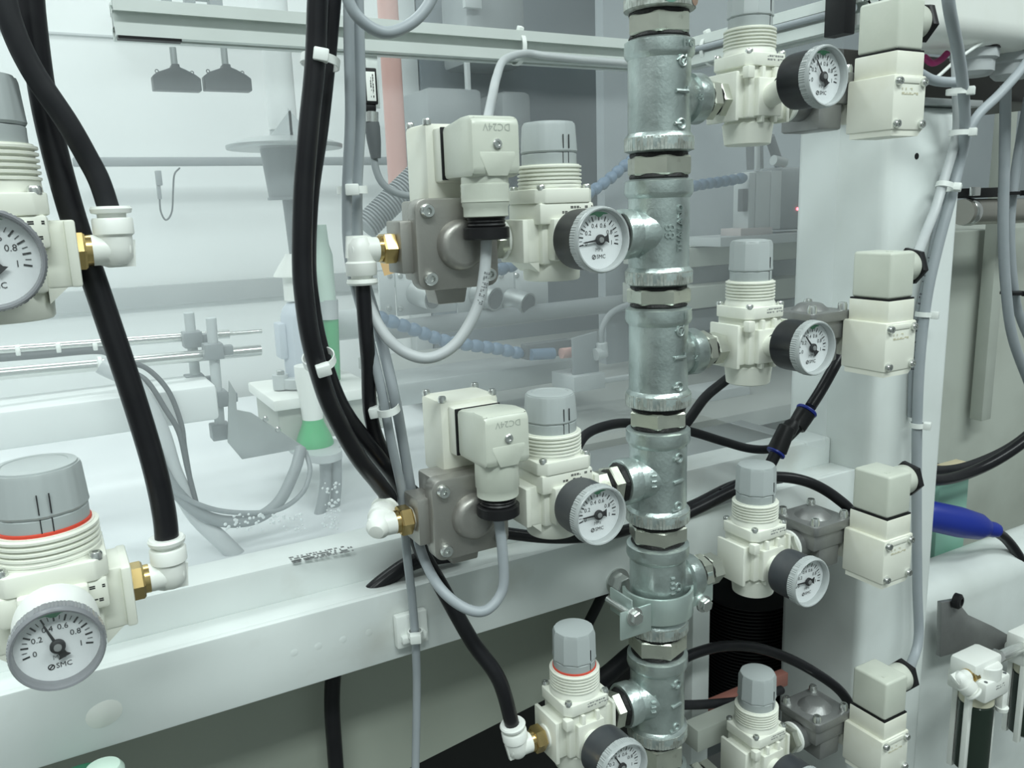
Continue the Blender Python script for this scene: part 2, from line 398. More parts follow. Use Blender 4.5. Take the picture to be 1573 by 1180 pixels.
for i, py in enumerate(tops):
    z = W(1012, py, 0).z-.0352; TZ.append(z)
    side = 1 if i % 2 == 0 else -1
    t = part('tee', man, galv, tee_fn(side), 'tee%d' % side); t.location = Vector((0, 0, z))-ML
    part('worn_rim', t, galvw, band_fn(), 'rim')
    part('embossed_marks', t, galv, emb_fn([0, 2, 1, 3, 4, 3, 1][i]), 'emb%d' % [0, 2, 1, 3, 4, 3, 1][i])
TZ0 = TZ[0]+.0870
t = part('tee', man, galvw, tee_fn(1), 'tee1'); t.location = Vector((0, 0, TZ0))-ML
part('worn_rim', t, galvw, band_fn(), 'rim')
allz = [TZ0]+TZ
for i, (a, b) in enumerate(zip(allz, allz[1:])):
    top, bot = a-.0352, b+.0352; c = (top+bot)/2; hh = (top-bot)/2
    n = part('hex_nipple', man, zinc, lambda q: q.hexa((0, 0, -hh+.0022), (0, 0, hh-.0022), .0375, rot=.35+.25*(i % 3), b=.0012)); n.location = Vector((0, 0, c))-ML
    def tp(q):
        fl = lambda a: 1+.012*math.sin(5*a+i)+.01*math.sin(11*a)
        q.lathe([(.0186, -hh-.001), (.0196, -hh+.0012), (.0186, -hh+.0032)], n=40, flat=fl); q.lathe([(.0186, hh-.0032), (.0194, hh-.0012), (.0186, hh+.001)], n=40, flat=fl)
    n2 = part('thread_sealant', man, tape, tp); n2.location = n.location
    if i == 0:
        part('stain', t, mat('rust_stain', (.30, .20, .15), .6), lambda q: q.lathe([(.0001, 0), (.005, .0006), (0, .0012)], Vector((.012, -.0192, -.029)), (.4, -.9, 0), 14), label='rust coloured paint stain')
        part('stain', t, mat('green_stain', (.16, .30, .24), .6), lambda q: q.lathe([(.0001, 0), (.006, .0006), (0, .0012)], Vector((-.008, -.0208, -.028)), (-.3, -.9, 0), 14), label='green paint stain')
def branch_nipple(z, s, L=.021, dark=False):
    o = part('branch_nipple', man, zinc, lambda q: (q.hexa((s*.0375, 0, 0), (s*.0450, 0, 0), .024, rot=.3), q.cyl((s*.03, 0, 0), (s*(.034+L), 0, 0), .0085, n=20), q.hexa((s*.0475, 0, 0), (s*(.034+L-.001), 0, 0), .0205, rot=.1)), 'bn%d%d' % (s, int(L*1000)))
    o.location = Vector((0, 0, z))-ML
    o = part('branch_sealant', man, tape, lambda q: (q.lathe([(.0125, .0333), (.0140, .0350), (.0125, .0378)], (0, 0, 0), (s, 0, 0), 28, flat=lambda a: 1+.04*math.sin(7*a)), q.lathe([(.0100, .0448), (.0112, .0462), (.0100, .0478)], (0, 0, 0), (s, 0, 0), 28, flat=lambda a: 1+.05*math.sin(5*a))), 'bs%d' % s)
    o.location = Vector((0, 0, z))-ML

# ================================================================== REGULATORS
def dialprint(q):
    for i in range(0, 41):
        v = i/40; a = math.radians(192.5-205*v); big = i % 4 == 0
        if not big and i % 2: continue
        r0, r1, w_ = (.0128, .0162, .00042) if big else (.0135, .0158, .00018)
        d = Vector((math.cos(a), 0, math.sin(a))); t = Vector((-math.sin(a), 0, math.cos(a)))
        A = [d*r0-t*w_, d*r1-t*w_, d*r1+t*w_, d*r0+t*w_]; q.add([p+Vector((0, 0, 0)) for p in A], [(0, 1, 2, 3)])
    for k, s_ in enumerate(('0', '0.2', '0.4', '0.6', '0.8', '1')):
        a = math.radians(192.5-41*k); r = .0098 if k not in (0, 5) else .0106
        put_text(q, s_, .0042, Vector((math.cos(a)*r, 0, math.sin(a)*r)), X, Z)
    put_text(q, 'SMC', .0038, Vector((.0016, 0, -.0112)), X, Z)
    # round mark before the letters
    for r0, r1 in ((.0011, .0016),):
        n = 18; vs = []; fs = []
        for i in range(n):
            a = 2*math.pi*i/n; d = Vector((math.cos(a), 0, math.sin(a))); vs += [Vector((-.0042, 0, -.0112))+d*r0, Vector((-.0042, 0, -.0112))+d*r1]
        for i in range(n): j = (i+1) % n; fs.append((2*i, 2*i+1, 2*j+1, 2*j))
        q.add(vs, fs)
    c = Vector((-.0042, 0, -.0112)); q.add([c+Vector((-.0011, 0, -.0007)), c+Vector((-.0007, 0, -.0011)), c+Vector((.0011, 0, .0007)), c+Vector((.0007, 0, .0011))], [(0, 1, 2, 3)])
def gauge(root, y0_, val, casem, bez, zc_=0., gs=.86, depth=.030):
    """pressure gauge looking along -y, back of the case at y0"""
    y0 = zc = 0.; R = .0208; yf = -depth
    g = part('gauge', root, casem, lambda q: (q.lathe([(R*.86, 0), (R*.98, .0015), (R, .005), (R, depth-.006), (R*1.03, depth-.005), (R*1.03, depth-.002), (R*.96, depth-.002), (R*.95, depth-.0062)], (0, y0, zc), (0, -1, 0), 48), q.cyl((0, y0+.012, zc), (0, y0-.001, zc), .0065, n=18)), 'gcase%.4f%.4f%.4f' % (y0, zc, depth))
    g.location = (0, y0_, zc_); g.scale = (gs, 1, gs)
    fl = lambda a: 1+.008*(1 if int(a*80/math.pi) % 2 else -1)
    part('bezel', g, bez, lambda q: (q.lathe([(R*1.0, -.0070), (R*1.06, -.0060), (R*1.06, -.0012), (R*1.0, -.0008)], (0, yf, zc), (0, -1, 0), 160, flat=fl, cap=False), q.lathe([(R*1.055, -.0014), (R*1.05, .0002), (R*1.01, .0012), (R*.965, .0010), (R*.93, -.0014), (R*.93, -.0042)], (0, yf, zc), (0, -1, 0), 64, cap=False)), 'gbez%.4f%.4f' % (yf, zc))
    part('dial', g, dialm, lambda q: q.lathe([(R*.935, -.0048), (R*.935, -.0040)], (0, yf, zc), (0, -1, 0), 40), 'gdial%.4f%.4f' % (yf, zc))
    def pr(q):
        k = MB(); dialprint(k); q.add([Vector((v[0], yf+.0038, zc+v[2])) for v in k.v], k.f)
    part('dial_print', g, ink, pr, 'gprint%.4f%.4f' % (yf, zc))
    def pr2(q): put_text(q, 'MPa', .0036, Vector((0, yf+.0038, zc-.0066)), X, Z)
    part('unit_print', g, inkg, pr2, 'gunit%.4f%.4f' % (yf, zc))
    def gm(q):
        P = []
        for a in range(66, 121, 6): P.append((math.cos(math.radians(a))*R*.89, math.sin(math.radians(a))*R*.89))
        P += [(-.0034, .0165), (-.0012, .0152), (.0012, .0150), (.0034, .0166)]
        q.prism(P, (0, yf+.0034, zc), X, Z, Y, .0003)
    part('limit_marker', g, greenm, gm, 'gmark%.4f%.4f' % (yf, zc), label='green limit marker')
    def nd(q):
        a = math.radians(192.5-205*val); d = Vector((math.cos(a), 0, math.sin(a))); t = Vector((-math.sin(a), 0, math.cos(a))); o = Vector((0, yf+.0022, zc))
        q.prism([(.002, -.0007), (.0128, -.0004), (.0142, 0), (.0128, .0004), (.002, .0007)], o, d, t, Y, .0005)
        q.prism([(-.0015, -.0016), (-.0015, .0016), (-.0052, .0018), (-.0068, .0030), (-.0068, -.0030), (-.0052, -.0018)], o, d, t, Y, .0006)
        q.lathe([(.0036, 0), (.0036, .0012), (.003, .0016)], (0, yf+.003, zc), (0, -1, 0), 24)
    part('needle', g, ink, nd)
    part('hub', g, inkg, lambda q: q.lathe([(.0019, 0), (.0018, .0006), (0, .0008)], (0, yf+.0014, zc), (0, -1, 0), 18), 'ghub%.4f%.4f' % (yf, zc))
    part('lens', g, lensm, lambda q: q.lathe([(R*.96, 0), (R*.8, .0006), (R*.4, .0010), (0, .0011)], (0, yf-.0002, zc), (0, -1, 0), 40), 'glens%.4f%.4f' % (yf, zc))
    return g
def screw(parent, loc, ax=(0, 0, 1), r=.0028, h=.0022, name='screw', mt=None):
    def fn(q):
        q.lathe([(r, -.001), (r, h*.6), (r*.8, h), (r*.45, h), (r*.40, h*.35), (0, h*.3)], (0, 0, 0), ax, 16)
    o = part(name, parent, mt or steel, fn, 'scr%s%.4f%.4f' % (tuple(ax), r, h)); o.location = loc; return o
def print_block(q, o, eu, ev, w_, h, rows, seed):
    random.seed(seed); n = Vector(eu).cross(Vector(ev)); o = Vector(o)
    for r in range(rows):
        x = 0
        while x < w_*random.uniform(.75, 1):
            k = random.uniform(.0006, .0022); hh = h/rows*.55; y = -r*h/rows
            if random.random() < .78:
                for yy in (0, -hh*.5):
                    if random.random() < .85: q.add([o+eu*x+ev*(y+yy), o+eu*(x+k)+ev*(y+yy), o+eu*(x+k)+ev*(y+yy-hh*.38), o+eu*x+ev*(y+yy-hh*.38)], [(0, 1, 2, 3)])
            x += k+.0004
def regulator(label, loc, kind, val, casem=None, bez=None, ring=False, sc=1., seed=1, bowl=True, dcap=0., group='air regulators', gdepth=.027, dz=0., gz=0., gy=0., gs=.86):
    o = thing('air_regulator', label, 'regulator', loc, group, 0, sc)
    big = kind == 'big'
    if big:
        def body(q):
            q.box(-.0165, .0165, -.0165, .0165, -.0150, .0110, .002)
            for s in (-1, 1):
                q.box(s*.016, s*.0260, -.0125, .0125, -.0135, .0125, .001)
                q.box(s*.0245, s*.0285, -.0145, .0145, -.0135, .0125, .001)
                q.prism([(0, 0), (.008*s, 0), (0, -.007)], (s*.0162, -.0120, -.0125), X, Z, Y, .024)
            if bowl: q.lathe([(.0170, -.0255), (.0178, -.0245), (.0182, -.0150), (.0165, -.012)], n=40)
            q.box(-.0125, .0125, -.0240, -.015, -.0125, .0125, .0015)
        zc, kr, tr, cap = 0, .0172, .0193, .0205
        ths = (.0355, .0495); kz = .0500; kh = .0250
    else:
        def body(q):
            q.box(-.0160, .0160, -.0165, .0165, -.0130, .0210, .0016)
            for s in (-1, 1):
                q.box(s*.0150, s*.0240, -.0120, .0120, -.0130, .0150, .001)
                q.box(s*.0225, s*.0255, -.0145, .0145, -.0150, .0170, .0008)
                q.box(s*.0045, s*.0075, -.0205, -.0155, -.0160, .0200, .0006)
            q.box(-.0110, .0110, -.0210, -.0150, -.0120, .0130, .001)
            q.box(-.0205, -.0145, -.0205, -.0145, .0120, .0200, .0008)
            q.lathe([(.0146, -.0300), (.0160, -.0292), (.0172, -.0190), (.0176, -.0160), (.0152, -.0130), (.0150, -.008)], n=36)
        zc, kr, tr, cap = 0, .0152, .0172, .0190
        ths = (.0335, .0470); kz = .0475; kh = .0290
    part('body', o, cream, body, 'rbody%s%d' % (kind, bowl))
    def capf(q):
        c = cap; k = c*.24; P = [(-c, -c+k), (-c+k, -c), (c-k, -c), (c, -c+k), (c, c-k), (c-k, c), (-c+k, c), (-c, c-k)]
        q.prism(P, (0, 0, .0225 if big else .0205), X, Y, Z, .0085, .0008)
        q.lathe([(c*.97, 0), (c*.95, .0030), (tr*1.0, .0045), (tr, .006)], (0, 0, .0300 if big else .0280), n=40)
    def capf2(q):
        capf(q)
        if big: q.box(-.0195, .0195, -.0200, .0190, .0100, .0228, .0018)
    part('bonnet_plate', o, cream, capf2, 'rcap'+kind).location.z = dz+dcap
    def thf(q):
        z0, z1 = ths; pr = [(tr-.0006, z0-.0022)]; n = 6
        for i in range(n):
            a = z0+(z1-z0)*i/n; p_ = (z1-z0)/n
            pr += [(tr-.0008, a+.0001), (tr+.0006, a+p_*.2), (tr+.0006, a+p_*.6), (tr-.0008, a+p_*.8)]
        q.lathe(pr+[(tr-.0008, z1), (tr-.003, z1+.0002)], n=48)
    part('threaded_collar', o, cream, thf, 'rth'+kind, ang=25).location.z = dz
    nf = 24 if big else 10
    def knf(q):
        q.lathe([(kr*.97, kz-.001), (kr*.985, kz), (kr*.985, kz+.0058), (kr*.95, kz+.0062)], n=48)
        if big:
            fl = lambda a: 1+.010*(1 if math.cos(8*a) > .2 else -1)
            q.lathe([(kr*.97, kz+.0064), (kr*1.01, kz+.0075), (kr*1.0, kz+.0090), (kr*.95, kz+kh-.0028), (kr*.92, kz+kh-.0012)], n=96, flat=fl)
            q.lathe([(kr*.90, kz+kh-.0016), (kr*.88, kz+kh-.0004), (kr*.70, kz+kh), (kr*.68, kz+kh-.0004), (0, kz+kh-.0003)], n=40)
        else:
            q.lathe([(kr*.97, kz+.0060), (kr*1.04, kz+.0072), (kr*1.04, kz+.0084), (kr*1.02, kz+.0095), (kr*1.0, kz+kh-.0034), (kr*.93, kz+kh-.0010)], n=10, rot=.2)
            q.lathe([(kr*.92, kz+kh-.0016), (kr*.90, kz+kh-.0008), (kr*.62, kz+kh), (0, kz+kh+.0002)], n=40)
    part('knob', o, knobm, knf, 'rknob'+kind, ang=30).location.z = dz
    def mk(q):
        for ang in ((268, 282) if big else (285,)):
            a = math.radians(ang); e = Vector((math.cos(a), math.sin(a), 0)); t = Vector((-math.sin(a), math.cos(a), 0)); r = kr*1.012 if big else kr*1.01
            q.prism([(-.0002, 0), (.0002, 0), (.0002, .0065), (-.0002, .0065)], e*(kr*.985-.0002)+Z*(kz), t, Z, e, .0004)
            q.prism([(-.0002, .0085), (.0002, .0085), (.0002, .0165), (-.0002, .0165)], e*(r*.985)+Z*(kz), t, Z, e, .0006)
    part('index_marks', o, ink, mk, 'rmk'+kind).location.z = dz
    if ring: part('lock_ring', o, redm, lambda q: q.lathe([(kr*1.0, kz-.0012), (kr*1.02, kz-.0008), (kr*1.02, kz+.0006), (kr*.98, kz+.001)], n=48), 'rring'+kind, label='red lock ring').location.z = dz
    for sx in (-1, 1):
        for sy in (-1, 1): screw(o, (sx*cap*.80, sy*cap*.80, (.0312 if big else .0292)+dz+dcap), r=.0026)
    if big: part('label_print', o, ink, lambda q: print_block(q, (-.004, -.02005, .0205), X, Z, .022, .0085, 3, 5), 'rlab'+kind).location.z = dz+dcap
    else: part('label_print', o, inkg, lambda q: print_block(q, (-.002, -.0191, .0275), X, Z, .019, .0045, 2, 9), 'rlab'+kind).location.z = dz
    gauge(o, (-.0290 if big else -.0345)-gy, val, casem or gaugeb, bez or bezm, zc+gz, gs, gdepth)
    if not big: part('gauge_boss', o, cream, lambda q: q.cyl((0, -.018, 0), (0, -.0335-gy, gz), .0075, n=20))
    return o

g_l = 'large regulators beside the pipe'
z1, z3, z5 = TZ[1], TZ[3], TZ[5]
L1 = W(846, 362, 0); L2 = W(849, 782, 0); L3 = W(884, 1112, 0)
regulator('large cream regulator left of pipe, upper one with black gauge reading zero', (L1.x, 0, TZ[1]), 'big', .03, gaugeb, seed=1, dz=-.005, dcap=.004)
regulator('large cream regulator left of pipe, lower one with charcoal gauge near zero', (L2.x, 0, TZ[3]+.003), 'big', .06, gaugeg, seed=2, dz=-.005, gz=.002, dcap=.003)
regulator('small cream regulator with red ring under its knob, low left of pipe', (L3.x, 0, TZ[5]), 'small', .35, gaugeg, ring=True, gy=-.003)
for i, (px, py, k, v, cm, lab) in enumerate(((1150, 128, 0, .33, gaugeb, 'topmost cream regulator right of the pipe, knob cut by the picture top'),
        (1150, 535, 2, .30, gaugeb, 'cream regulator right of the pipe, second from the top with black gauge'),
        (1158, 848, 4, .08, gaugeg, 'cream regulator right of the pipe, above the pipe clamp with charcoal gauge'),
        (1160, 1150, 6, .3, gaugeg, 'lowest cream regulator right of the pipe, gauge cut by the bottom edge'))):
    regulator(lab, (W(px, py, 0).x, 0, TZ[k]), 'small', v, cm, gz=(.007, .004, -.001, 0)[i], gy=(.006, .001, -.004, -.004)[i])
FL1 = W(-7, 392, -.02); FL2 = W(86, 920, -.02)
regulator('large cream regulator cut by the left edge, upper one with half hidden gauge', FL1, 'big', .3, gaugeb, bezd, sc=1.12, dz=-.008, gs=.78)
regulator('large cream regulator at lower left with red ring and white gauge at 0.4', FL2, 'big', .40, gaugew, bezd, ring=True, sc=1.16, dz=-.0165, gz=.004, gs=.71, bowl=False, dcap=.006)
for i, z in enumerate(TZ):
    branch_nipple(z, 1 if i % 2 == 0 else -1, .024 if i % 2 == 0 else .026)

# ================================================================== LEFT VALVES
def fitting(label, loc, a, b, group='white push-in elbow fittings', la=.019, lb=.0195, web=True):
    """elbow: a = direction to the port, b = direction to the hose"""
    a = Vector(a); b = Vector(b); o = thing('elbow_fitting', label, 'fitting', loc, group)
    def body(q):
        q.cyl(a*-.002, a*.012, .0070, n=28, b=.0006)
        q.lathe([(0, -.0080), (.0045, -.0070), (.0072, -.0035), (.0076, .0010), (.0076, .0060), (.0088, .0070), (.0088, lb-.006), (.0082, lb-.0052)], (0, 0, 0), b, 32)
        q.lathe([(0, -.0076), (.005, -.0060), (.0070, -.002), (.007, .002)], (0, 0, 0), a, 24)
        c = a.cross(b)
        if web: q.prism([(-.0075, -.0082), (.004, -.0082), (.010, -.006), (.0, .004), (-.0086, .004)], -c*.0012, a, b, c, .0024)
    part('body', o, creamw, body)
    part('release_collar', o, creamw, lambda q: q.lathe([(.0062, lb-.0060), (.0062, lb-.0035), (.0086, lb-.0030), (.0090, lb-.0012), (.0082, lb), (.0060, lb)], (0, 0, 0), b, 32))
    part('hex_body', o, brass, lambda q: (q.hexa(a*.0125, a*.0205, .0165, b=.0010), q.cyl(a*.010, a*.0135, .0072), q.cyl(a*.020, a*.030, .0062, n=20)))
    part('seal_ring', o, creamw, lambda q: q.lathe([(.0066, .0212), (.0082, .0218), (.0082, .0236), (.0066, .0242)], (0, 0, 0), a, 24))
    return o
def left_valve(label, loc, upside):
    o = thing('solenoid_valve', label, 'valve', loc, 'solenoid valves left of the pipe')
    def body(q):
        P = []
        for cx, cz, a0 in ((.0195, -.0195, -90), (.0195, .0195, 0), (-.0195, .0195, 90), (-.0195, -.0195, 180)):
            for k in range(5): a = math.radians(a0+k*22.5); P.append((cx+.0065*math.cos(a), cz+.0065*math.sin(a)))
        q.prism(P, (0, -.0085, 0), X, Z, Y, .0115, .0010)
        q.box(-.0215, .0215, .002, .024, -.0215, .0250, .002)
        q.box(-.0330, -.0200, -.0020, .0200, -.0160, .0140, .0012)
        q.box(.0200, .0300, .000, .0200, -.0130, .0130, .0012)
        q.prism([(-.012, -.022), (.012, -.022), (.009, -.036), (-.009, -.036)], (0, .004, 0), X, Z, Y, .016, .001)
    part('valve_body', o, valvm, body, 'lvbody')
    part('dome', o, valvm, lambda q: q.lathe([(.0150, -.001), (.0146, .0012), (.0138, .0055), (.0120, .0072), (.0100, .0076), (0, .0072)], (.001, -.0080, -.001), (0, -1, 0), 40), 'lvdome')
    for sx in (-1, 1):
        for sz in (-1, 1): screw(o, (sx*.0190, -.0085, sz*.0190), (0, -1, 0), .0042, .0040, 'bolt')
    part('coil', o, coilm, lambda q: (q.box(-.0085, .0330, .0120, .0430, .0270, .0770, .003), q.box(-.0035, .0285, .0022, .0140, .0430, .0740, .002)), 'lvcoil').location.z = -.008
    part('gasket', o, blackp, lambda q: q.box(-.0034, .0280, .0008, .0024, .0442, .0738, .0005), 'lvgask').location.z = -.008
    for x, y in ((-.0055, .0150), (.0300, .0150), (-.0055, .0400), (.0300, .0400)): screw(o, (x, y, .0692), (0, 0, 1), .0026, .0026)
    def conn(q):
        P = [(.0012, .0440), (.0012, .0735), (-.022, .0770), (-.0330, .0770), (-.0370, .0740), (-.0370, .0470), (-.0340, .0440)]
        q.prism(P, (-.0030, 0, 0), Y, Z, X, .0305, .0028)
        q.prism([(-.006, 0), (.006, 0), (.011, .010), (.011, .013), (-.011, .013), (-.011, .010)], (.0125, -.0372, .0445), X, Z, Y, .003, .0005)
        q.lathe([(.0135, .0), (.0135, .018), (.0128, .019), (.0128, .024), (.0120, .0245)], (.0115, -.0225, .0470), (0, 0, -1), 36)
        if not upside: q.lathe([(.0137, .006), (.0139, .007), (.0137, .008), (.0139, .010), (.0137, .011), (.0139, .013), (.0137, .014), (.0139, .016), (.0135, .0165)], (.0115, -.0225, .0470), (0, 0, -1), 36)
    part('connector', o, frost, conn, 'lvconn%d' % upside).location.z = -.008
    c = (.0115, -.0225, .0470)
    part('gland_nut', o, blackp, lambda q: (q.lathe([(.0105, .0240), (.0112, .025), (.0105, .026), (.0112, .027), (.0105, .028), (.0112, .029), (.0105, .030)], c, (0, 0, -1), 32), q.lathe([(.0122, .0300), (.0132, .0305), (.0132, .0362), (.0122, .0370), (.0045, .0370)], c, (0, 0, -1), 40)), 'lvnut').location.z = -.008
    screw(o, (.0125, -.0371, .0535), (0, -1, 0), .0028, .0012)
    def tx(q): put_text(q, 'DC24V', .0056, Vector((.0125, -.03712, .0705)), -X, -Z)
    part('voltage_print', o, inkc, tx, 'lvtx', label='moulded DC24V lettering, upside down').location.z = -.008
    part('outlet_nipple', o, zinc, lambda q: (q.hexa((.0300, .010, 0), (.0370, .010, 0), .022, b=.001), q.cyl((.036, .008, 0), (.042, .004, 0), .009)), 'lvnip')
    part('seal_ring', o, creamw, lambda q: q.lathe([(.0095, .0368), (.0120, .0374), (.0120, .0392), (.0095, .0400)], (0, .009, 0), X, 28), 'lvseal')
    return o
V1 = W(694, 367, .0); V2 = W(716, 800, .0)
CL = .008
left_valve('solenoid valve with frosted DC24V connector, upper one left of the pipe', (V1.x, 0, TZ[1]+.0005), 0)
left_valve('solenoid valve with frosted DC24V connector, lower one left of the pipe', (V2.x, 0, TZ[3]+.005), 1)
E1 = Vector((V1.x-.0535, .009, TZ[1]-.001)); fitting('white elbow fitting on the upper left valve, hose hanging down', E1, (1, 0, 0), (0, 0, -1))
B2 = Vector((.55, .80, .25)).normalized()
E2 = Vector((V2.x-.0545, .009, TZ[3]+.004)); fitting('white elbow fitting on the lower left valve, pointing back', E2, (1, 0, 0), B2, web=False)
E3 = Vector((L3.x-.0485, 0, TZ[5])); fitting('white elbow fitting on the low regulator with red ring, left of pipe', E3, (1, 0, 0), (-.16, 0, 1))
E4 = Vector((FL1.x+.0480, -.02, FL1.z)); fitting('white elbow fitting on the regulator cut by the left edge', E4, (-1, 0, 0), (0, 0, 1))
E5 = Vector((FL2.x+.0515, -.02, FL2.z)); fitting('white elbow fitting beside the white gauge, lower left', E5, (-1, 0, 0), (0, 0, 1))

# ================================================================== RIGHT VALVES
def right_valve(label, loc, plain=False):
    """loc: valve centre on the flow axis; solenoid stands in front (-y)"""
    o = thing('solenoid_valve', label, 'valve', loc, 'solenoid valves on the column side')
    def body(q):
        P = []
        for cx, cy, a0 in ((.0175, -.0175, -90), (.0175, .0175, 0), (-.0175, .0175, 90), (-.0175, -.0175, 180)):
            for k in range(4): a = math.radians(a0+k*30); P.append((cx+.0045*math.cos(a), cy+.0045*math.sin(a)))
        q.prism(P, (0, 0, .0120), X, Y, Z, .0075, .0008)
        q.box(-.0200, .0200, -.0195, .0195, -.0020, .0130, .0015)
        q.cyl((-.026, 0, -.001), (.024, 0, -.001), .0120, n=28)
        q.box(-.012, .012, -.018, .018, -.020, .0, .002)
        q.lathe([(.0150, .0190), (.0135, .0205), (.0095, .0240), (.0075, .0248), (0, .0245)], n=36)
    part('valve_body', o, valvd, body, 'rvbody')
    for sx in (-1, 1):
        for sy in (-1, 1): screw(o, (sx*.0168, sy*.0168, .0198), (0, 0, 1), .0036, .0055, 'bolt')
    part('inlet_nipple', o, zinc, lambda q: q.hexa((-.034, 0, -.001), (-.026, 0, -.001), .021, b=.001), 'rvnip')
    part('seal_ring', o, creamw, lambda q: q.lathe([(.0105, .0255), (.0128, .0260), (.0128, .0280), (.0105, .0290)], (0, 0, -.001), -X, 28), 'rvseal')
    x0, x1 = .0130, .0475; yf, yb = -.0590, -.0205
    def coil(q):
        q.box(x0, x1, yf, yb, -.0235, .0130, .0012)
        q.box(x0+.0035, x1-.0015, yf+.0015, yb-.0020, .0110, .0290, .0012)
        q.prism([(x0+.001, 0), (x1-.001, 0), (x1-.005, -.0042), (x0+.001, -.0042)], (0, yf+.001, -.0232), X, Z, Y, yb-yf-.004)
        q.box(x0+.0075, x1-.0075, yf-.0008, yf+.002, .0075, .0115, .0006)
        q.box(x0+.004, .02, yb-.002, -.012, -.016, .006, .001)
    part('coil', o, coilm, coil, 'rvcoil')
    for sx in (x0+.0040, x1-.0040):
        for sz in (-.0195, .0085): screw(o, (sx, yf, sz), (0, -1, 0), .0030, .0030)
    part('plate_print', o, mat('faint_label', (.62, .58, .42), .5), lambda q: print_block(q, (x0+.0085, yf-.0003, .0045), X, Z, .018, .006, 2, 4), 'rvpr', label='faint yellowish type label')
    part('gasket', o, blackp, lambda q: q.box(x0+.0040, x1-.0020, yf+.0020, yb-.0025, .0288, .0300, 0), 'rvgask')
    def conn(q):
        q.box(x0+.0045, x1-.0025, yf+.0025, yb-.0030, .0299, .0640, .0022, 3)
        q.lathe([(.0118, -.004), (.0118, .0115), (.0112, .0125)], (x1-.0025, yf+.0170, .0515), X, 36)
        q.box(x0+.011, x0+.016, yf+.010, yf+.0125, .0636, .0643)
    part('connector', o, frost, conn, 'rvconn')
    part('gland_nut', o, blackp, lambda q: (q.hexa((x1+.0098, yf+.0170, .0515), (x1+.0155, yf+.0170, .0515), .0245, rot=.2, b=.0012)), 'rvnut')
    return o
VR = []
for i, (px, py, k, lab) in enumerate(((1246, 172, 0, 'topmost cream solenoid valve before the column, box cut by the picture top'),
        (1243, 500, 2, 'cream solenoid valve in front of the column, second from the top'),
        (1247, 830, 4, 'cream solenoid valve in front of the column, third from the top'),
        (1250, 1120, 6, 'lowest cream solenoid valve in front of the column, at the bottom edge'))):
    x = W(px, py, 0).x; VR.append(Vector((x, 0, TZ[k]))); right_valve(lab, VR[-1])

# ================================================================== PIPE CLAMP
zc = W(1012, 942, -.02).z
pc = rootat('pipe_clamp', 'zinc plated two bolt saddle clamp around the vertical pipe', 'clamp', (0, 0, zc-.012))
zincp = mat('zinc_plate', (.62, .72, .68), .28, .7, var=(.50, .60, .58), vs=40)
def cl(q):
    n = 40; A = [(math.cos(math.radians(150+i*240/n)), math.sin(math.radians(150+i*240/n))) for i in range(n+1)]
    q.prism([(x*.0262, y*.0262) for x, y in A]+[(x*.0240, y*.0240) for x, y in reversed(A)], (0, 0, zc-.010), X, Y, Z, .020, .0004)
wpart('saddle', pc, zincp, cl)
bl = W(974, 947, -.022); br = W(1080, 927, -.012)
wpart('ear', pc, zincp, lambda q: (q.box(bl.x-.011, bl.x+.016, -.0215, -.0195, zc-.011, zc+.010, .0009)))
wpart('ear', pc, zincp, lambda q: q.box(br.x-.014, br.x+.010, -.0120, -.0100, zc-.010, zc+.014, .0009))
for x, y, z in ((bl.x, -.0215, bl.z), (br.x, -.0120, br.z)):
    wpart('bolt', pc, steel, lambda q: (q.lathe([(.0066, 0), (.0066, .0015), (.0050, .0016)], (x, y, z), (0, -1, 0), 24), q.hexa((x, y-.0015, z), (x, y-.0058, z), .0085, rot=.3, b=.0006), q.cyl((x, y, z), (x, y+.03, z), .003, n=14)))
wpart('wall_bolt', pc, steel, lambda q: (q.lathe([(.0110, 0), (.0110, .0016), (.0075, .0018)], W(948, 893, .05), (0, -1, 0), 28), q.hexa(W(948, 893, .049), W(948, 893, .049)-Y*.012, .0130, rot=.2)))
wpart('backing', pc, zincp, lambda q: q.box(bl.x-.0005, bl.x+.0012, -.0195, .006, zc-.002, zc+.016, .0006))

# ================================================================== HOSES AND CABLES
def hose(name, label, cat, pts, r, mt, world=False, n=14, group=None):
    P = spline([p if isinstance(p, Vector) else W(*p) for p in pts], 9); q = MB(); q.tube(P, r, n)
    return solo(name, q, mt, label, cat, group, ang=60)
gb = 'black air hoses'; gc = 'grey cables'
hose('air_hose', 'black air hose ending in the elbow of the regulator cut by the left edge', 'hose',
     [(-5, -60, -.03), (15, 30, -.03), (48, 105, -.028), (103, 188, -.025), (134, 242, -.021), E4+Vector((-.003, 0, .030)), E4+Z*.013], .0048, hosed, group=gb)
hose('air_hose', 'long black air hose running down to the elbow beside the white gauge', 'hose',
     [(44, -60, -.005), (50, 30, -.005), (70, 170, -.005), (108, 320, -.008), (158, 470, -.012), (200, 595, -.018), (235, 710, -.02), E5+Vector((.0005, 0, .032)), E5+Z*.013], .0058, hosem, group=gb)
hose('air_hose', 'black air hose of the tied pair curving back to the lower left valve', 'hose',
     [(492, -50, -.02), (488, 0, -.02), (484, 100, -.02), (474, 200, -.02), (466, 300, -.02), (464, 400, -.02), (468, 460, -.02), (478, 525, -.018), (498, 598, -.012), (517, 643, -.006), (550, 702, .004), (581, 742, .018), (598, 768, .027), E2+B2*.014], .0052, hosem, group=gb)
